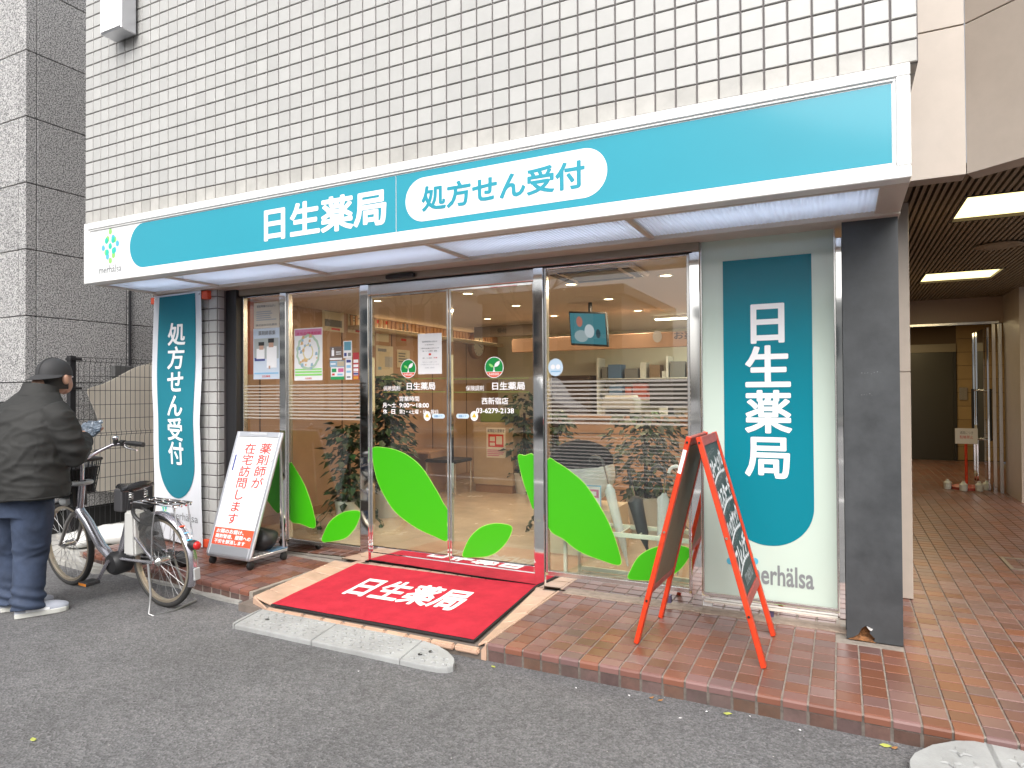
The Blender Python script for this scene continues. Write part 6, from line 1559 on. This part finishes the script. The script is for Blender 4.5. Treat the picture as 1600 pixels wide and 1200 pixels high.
for s_, hw in ((1, HR), (-1, HL)):
    sh_ = Vector((s_*.19, .04, 1.27)); el = Vector((s_*.24, .105, 1.0))
    limb(body, [sh_, el, hw], [.05, .04, .028])
    d_ = (hw-el).normalized(); sd_ = Vector((1, 0, 0))*s_
    pm = hw+d_*.045
    body.ball(pm, (.042, .045, .022), 14, 10)
    for k in range(4):
        o_ = sd_*(.033-.021*k); L_ = (.052, .066, .062, .048)[::-1][k]
        a_ = pm+d_*.035+o_; b_ = a_+d_*L_*.55+Vector((-s_*.012, 0, .002)); c_ = b_+d_*L_*.25+Vector((-s_*.018, 0, .02))
        limb(body, [a_-d_*.02, a_, b_, c_], [.010, .0095, .009, .0075], 10)
    a_ = pm-sd_*.035; limb(body, [a_, a_+d_*.03-sd_*.012+Vector((0, 0, .012)), a_+d_*.06+Vector((0, 0, .02))], [.012, .0105, .009], 10)
solid('body', body, skin_m, .0065, 2)
# jacket
jk = MB()
loft(jk, [(.735, -.005, -.005, .243, .185), (.77, .0, -.005, .243, .188), (.88, 0, -.01, .238, .182), (1.0, 0, -.015, .234, .172), (1.12, 0, -.01, .232, .155), (1.22, 0, .01, .222, .145), (1.29, 0, .035, .188, .122), (1.335, 0, .06, .145, .105), (1.375, 0, .085, .105, .092)], 40)
for s_, hw in ((1, HR), (-1, HL)):
    el = Vector((s_*.245, .10, .985))
    limb(jk, [(s_*.155, .015, 1.265), (s_*.20, .025, 1.21), (s_*.23, .055, 1.10), el, el.lerp(hw, .55), el.lerp(hw, .93)], [.088, .092, .086, .076, .064, .052], 22)
def jw(p):
    r = 0.0
    d1 = ridge((p.x*1.0+p.z*.9, p.y, p.z*1.6-p.x*.9), 5.5, 3); r += .0075*max(0, d1-.55)/.45
    d2 = ridge((p.x*.8, p.y*.8, p.z*2.2), 8, 9); r += .0045*max(0, d2-.5)/.5
    if abs(p.x) > .2 and p.z < 1.2: r += .005*math.sin(p.z*70+p.x*20)*max(0, 1-abs(p.z-1.0)/.2)
    r += .006*noise.noise(p*3.2)
    return r*(0.4 if p.z > 1.3 else 1)
jacket_m = M('black_nylon_jacket', (0.030, 0.030, 0.029), .72, var=.2, vscale=5, bump=.05, bscale=180, spec=.28)
jkt = solid('jacket', jk, jacket_m, .009, 5, jw)
def lring(pts, r, n, name, mt): return MB().tube(pts, r, n, closed=True).build(name, mt, man, smooth=True, world=False)
col_ = MB(); n = 28
for k, (z_, cx, cy, rx, ry) in enumerate([(1.335, 0, .07, .130, .102), (1.37, 0, .085, .110, .095), (1.412, 0, .095, .098, .090), (1.405, 0, .095, .088, .080)]):
    for j in range(n):
        a = 2*PI*j/n; col_.v.append(Vector((cx+rx*math.cos(a), cy+ry*math.sin(a), z_-.02*math.sin(a))))
for i in range(3):
    for j in range(n): col_.f.append((i*n+j, i*n+(j+1) % n, (i+1)*n+(j+1) % n, (i+1)*n+j))
col_.build('collar', jacket_m, man, smooth=True, world=False, fixn=False)
lring([(.245*math.cos(2*PI*i/40)/((abs(math.cos(2*PI*i/40))**2.4+abs(math.sin(2*PI*i/40))**2.4)**(1/2.4)), -.005+.189*math.sin(2*PI*i/40)/((abs(math.cos(2*PI*i/40))**2.4+abs(math.sin(2*PI*i/40))**2.4)**(1/2.4)), .743) for i in range(40)], .0045, 6, 'hem', jacket_m)
# jeans
je = MB()
loft(je, [(.62, -.055, 0, .175, .13), (.72, -.04, 0, .18, .135), (.86, -.015, 0, .19, .13)])
feet = {1: Vector((.0, .02, 0)), -1: Vector((-.20, .10, 0))}
for s_ in (1, -1):
    f_ = feet[s_]; limb(je, [(s_*.085-.045, 0, .72), (s_*.095-.07, f_.y*.3+.01, .55), (f_.x, f_.y*.6+.02, .38), (f_.x, f_.y-.005, .18), (f_.x, f_.y-.01, .05)], [.115, .105, .088, .084, .090], 22)
def jew(p):
    b_ = max(0, 1-abs(p.z-.10)/.12)*.010*math.sin(p.z*95+p.x*18+p.y*25)
    k_ = max(0, 1-abs(p.z-.40)/.12)*.007*ridge((p.x, p.y, p.z*2.2), 9, 4)
    return b_+k_+.006*max(0, ridge((p.x, p.y, p.z*.8+p.x), 7, 6)-.4)+.004*noise.noise(p*5)
jeans_m = M('blue_denim', (0.038, 0.055, 0.098), .8, var=.35, vscale=6, bump=.1, bscale=300)
solid('jeans', je, jeans_m, .009, 4, jew)
# shoes point to his right front
for s_ in (1, -1):
    f_ = feet[s_]; t = thing('shoe', None, None, (f_.x, f_.y, 0)); t.parent = man; t.rotation_euler = (0, 0, R_(-40))
    up = MB(); secs = [(-.075, .036, .075), (-.05, .042, .085), (0, .044, .085), (.05, .046, .070), (.10, .048, .055), (.15, .046, .045), (.185, .034, .034), (.20, .016, .025)]
    n = 16
    for y_, w_, h_ in secs:
        for j in range(n):
            a = PI*j/(n-1); up.v.append(Vector((w_*math.cos(a), y_, .022+h_*math.sin(a)**.8)))
    for i in range(len(secs)-1):
        for j in range(n-1): up.f.append((i*n+j, i*n+j+1, (i+1)*n+j+1, (i+1)*n+j))
    up.f.append(tuple(range(n))); up.f.append(tuple((len(secs)-1)*n+j for j in range(n)))
    up.build('upper', M('grey_mesh_shoe', (.38, .40, .46), .7, bump=.2, bscale=200), t, smooth=True, world=False)
    so_ = [(w_*1.1*sg, y_) for sg in (1,) for y_, w_, h_ in secs]+[(-w_*1.1, y_) for y_, w_, h_ in secs[::-1]]
    MB().prism([(a, b_, .001) for a, b_ in so_], (0, 0, .03)).build('sole', M('pale_sole', (.58, .58, .54), .7), t, world=False, bevel=.004)
    MB().prism([(.047, -.02, .035), (.049, .10, .032), (.047, .10, .045), (.045, -.02, .062)], (.003, 0, 0)).build('stripe', white_print, t, world=False)
# cap with brim over the nape, hair, face details
cp = MB(); n = 28
for i in range(9):
    t_ = PI/2*i/8; r_, z_ = math.cos(t_), math.sin(t_)
    for j in range(n):
        a = 2*PI*j/n; cp.v.append(HC+Vector((0, -.008, .012))+Vector((.090*r_*math.cos(a), .108*r_*math.sin(a), .112*z_**.85 if z_ > 0 else 0)))
for i in range(8):
    for j in range(n): cp.f.append((i*n+j, i*n+(j+1) % n, (i+1)*n+(j+1) % n, (i+1)*n+j))
cap_m = M('dark_grey_cap', (.028, .028, .030), .7, bump=.08, bscale=250)
capo = cp.build('cap', cap_m, man, smooth=True, world=False)
br_ = MB(); m_ = 22
for i in range(m_+1):
    a = R_(178+ (352-178)*i/m_); e_ = math.sin(PI*i/m_)**.6
    c0_ = HC+Vector((.090*math.cos(a), -.008+.108*math.sin(a), .014)); c1_ = HC+Vector(((.090+.045*e_)*math.cos(a), -.008+(.108+.05*e_)*math.sin(a), .014-.030*e_))
    br_.v += [c0_, c1_, c1_-Vector((0, 0, .004)), c0_-Vector((0, 0, .004))]
for i in range(m_):
    for j in range(4): br_.f.append((i*4+j, i*4+(j+1) % 4, (i+1)*4+(j+1) % 4, (i+1)*4+j))
br_.build('brim', cap_m, capo, smooth=True, world=False)
MB().tube([HC+Vector((.0, -.008+.108*math.cos(t_), .016+.11*max(0, math.sin(t_))**.85)) for t_ in [PI*i/20 for i in range(21)]], .0018, 5).build('seam', black_plastic, capo, smooth=True, world=False)
hr = MB()
for i in range(6):
    z_ = -.075+.016*i*1.05
    for j in range(n):
        a = R_(165+210*j/(n-1)); k_ = 1.03-.03*(5-i)*.25; hr.v.append(HC+Vector((.082*k_*math.cos(a), -.004+.102*k_*math.sin(a), z_)))
for i in range(5):
    for j in range(n-1): hr.f.append((i*n+j, i*n+j+1, (i+1)*n+j+1, (i+1)*n+j))
hr.build('hair', M('black_hair', (.012, .011, .010), .6, bump=.3, bscale=300), man, smooth=True, world=False, fixn=False)
for s_ in (-1, 1):
    MB().ball(HC+Vector((s_*.032, .090, .005)), (.012, .008, .006), 10, 6).build('eye', white_print, man, smooth=True, world=False)
    MB().ball(HC+Vector((s_*.032, .097, .005)), (.005, .003, .005), 8, 6).build('pupil', black_print, man, smooth=True, world=False)
MB().ball(HC+Vector((0, .104, -.068)), (.022, .006, .005), 10, 6).build('mouth', M('lip', (.35, .13, .11), .5), man, smooth=True, world=False)
# folded plastic sleeve in his hands
Mx = Matrix.Translation(man.location) @ Matrix.Rotation(man.rotation_euler.z, 4, 'Z')
c = Mx @ Vector((-.005, .46, 1.11))
pk_ = thing('plastic_pouch', 'crumpled clear blue plastic pouch held in the man\'s hands', 'pouch', c)
mb = MB(); nu, nv = 16, 12; vs = []
for j in range(nv+1):
    for i in range(nu+1):
        u, v = i/nu-.5, j/nv-.5; p = Vector((u*.17, v*.06+.0, v*.10+.025*u)); p += Vector((noise.noise((u*9, v*9, 1)), noise.noise((u*9, v*9, 4)), noise.noise((u*9, v*9, 8))))*.018
        vs.append(c+Mx.to_3x3() @ p)
fs = [(j*(nu+1)+i, j*(nu+1)+i+1, (j+1)*(nu+1)+i+1, (j+1)*(nu+1)+i) for j in range(nv) for i in range(nu)]
mb.add(vs, fs); mb.add([v+Vector((.01, -.012, .012)) for v in vs], fs)
mb.build('vinyl', M('blue_vinyl', (.22, .27, .33), .15, spec=.8), pk_, fixn=False)

# ================================================================ across the street (seen in the glass)
walk = MB().box(-60, 60, -30, -24, ROAD_Z-.1, ROAD_Z+.13).build('far_pavement', concrete); tag(walk, kind='structure')
lnm = M('road_paint', (.62, .62, .60), .7, var=.15, vscale=9)
lane = MB()
for i in range(14): lane.box(-45+i*7, -41.5+i*7, -10.08, -9.92, ROAD_Z, ROAD_Z+.004)
lane.box(-60, 60, -16.4, -16.25, ROAD_Z, ROAD_Z+.004).box(-60, 60, -5.1, -4.95, ROAD_Z, ROAD_Z+.004)
lane = lane.build('lane_marking', lnm); tag(lane, kind='structure')
wmat = M('office_window', (.06, .075, .09), .08, metal=.3)
def block(label, x0, x1, y0, y1, h, mt, nx, nz, wx, wz):
    t = thing('office_building', label, 'building', ((x0+x1)/2, y0, 0)); MB().box(x0, x1, y1, y0, -.1, h).build('wall', mt, t)
    MB().box(x0-.2, x1+.2, y1-.2, y0+.2, h, h+.5).build('parapet', mt, t)
    me = MB().box(-wx/2, wx/2, -.05, .04, -wz/2, wz/2).mesh('window'); me.materials.append(wmat)
    for i in range(nx):
        for j in range(nz): place('window', me, None, t, (x0+(x1-x0)*(i+.5)/nx, y0+.03, 2.6+(h-3.2)*(j+.5)/nz))
block('pale concrete office block across the street with a grid of windows', -27, -15, -30, -42, 7.5, M('pale_concrete', (.62, .60, .57), .8), 9, 3, .8, 1.1)
block('white slab tower far behind the street with many small windows', -52, -38, -52, -62, 15, M('white_slab', (.70, .68, .65), .8), 12, 7, .7, 1.0)
block('brown tiled narrow building across the street', -12.5, -4, -30, -42, 6.5, M('brown_facade', (.42, .34, .28), .7), 4, 2, 1.0, 1.4)
block('grey office building with wide windows across the street', 12.6, 30, -30, -42, 10, M('grey_facade', (.55, .56, .58), .7), 8, 3, 1.6, 1.5)
block('low white building facing the pharmacy across the street', 0, 9, -30, -42, 5, M('off_white_facade', (.65, .65, .62), .7), 4, 1, 1.5, 1.5)
bark = M('bark', (.06, .05, .042), .9)
def bare_tree(label, x, y, h):
    t = thing('street_tree', label, 'tree', (x, y, ROAD_Z), 0, 'bare trees along the far pavement'); MB().tube([(x, y, ROAD_Z), (x+.05, y, h*.35), (x, y+.05, h*.6)], [.14, .1, .06], 8).build('trunk', bark, t, smooth=True)
    mb = MB()
    def br(p, d, L, r, k):
        q_ = p+d*L; mb.tube([p, p.lerp(q_, .5)+Vector((random.uniform(-.05, .05),)*3)*L, q_], [r, r*.8, r*.55], 4)
        if k:
            for _ in range(3): br(p.lerp(q_, random.uniform(.5, 1)), (d+Vector((random.uniform(-.8, .8), random.uniform(-.8, .8), random.uniform(-.1, .6)))).normalized(), L*.68, r*.55, k-1)
    for i in range(6): br(Vector((x, y, h*(.35+.05*i))), Vector((math.cos(i*1.1), math.sin(i*1.1), 1.1)).normalized(), h*.26, .05, 3)
    mb.build('branch', bark, t, fixn=False)
for x_, h_, lb in ((-20, 8, 'bare street tree across the road, before the pale block'), (-13.8, 9, 'bare street tree across the road, before the gap beside the brown building'), (-7, 8.5, 'bare street tree across the road, before the brown building'), (17, 9, 'bare street tree across the road, before the grey office')): bare_tree(lb, x_, -25, h_)
vn = thing('parked_van', 'white van parked on the far side of the street', 'van', (-3, -15, ROAD_Z))
vb_ = MB().prism([(-5.2, -15.8, .18), (-.9, -15.8, .18), (-.75, -15.8, .75), (-1.25, -15.8, 1.0), (-1.75, -15.8, 1.72), (-5.1, -15.8, 1.78), (-5.25, -15.8, 1.0)], (0, 1.65, 0)).build('body', sign_white, vn, bevel=.06, seg=2)
for xa, xb in ((-4.9, -3.7), (-3.55, -2.45)): MB().box(xa, xb, -14.149, -14.135, 1.0, 1.55).build('window', wmat, vn)
for x_ in (-4.4, -1.6): MB().lathe((x_, -14.3, .22), [(.30, 0), (.32, .05), (.32, .16), (.18, .17)], 20, axis=1).build('wheel', rubber, vn, smooth=True)
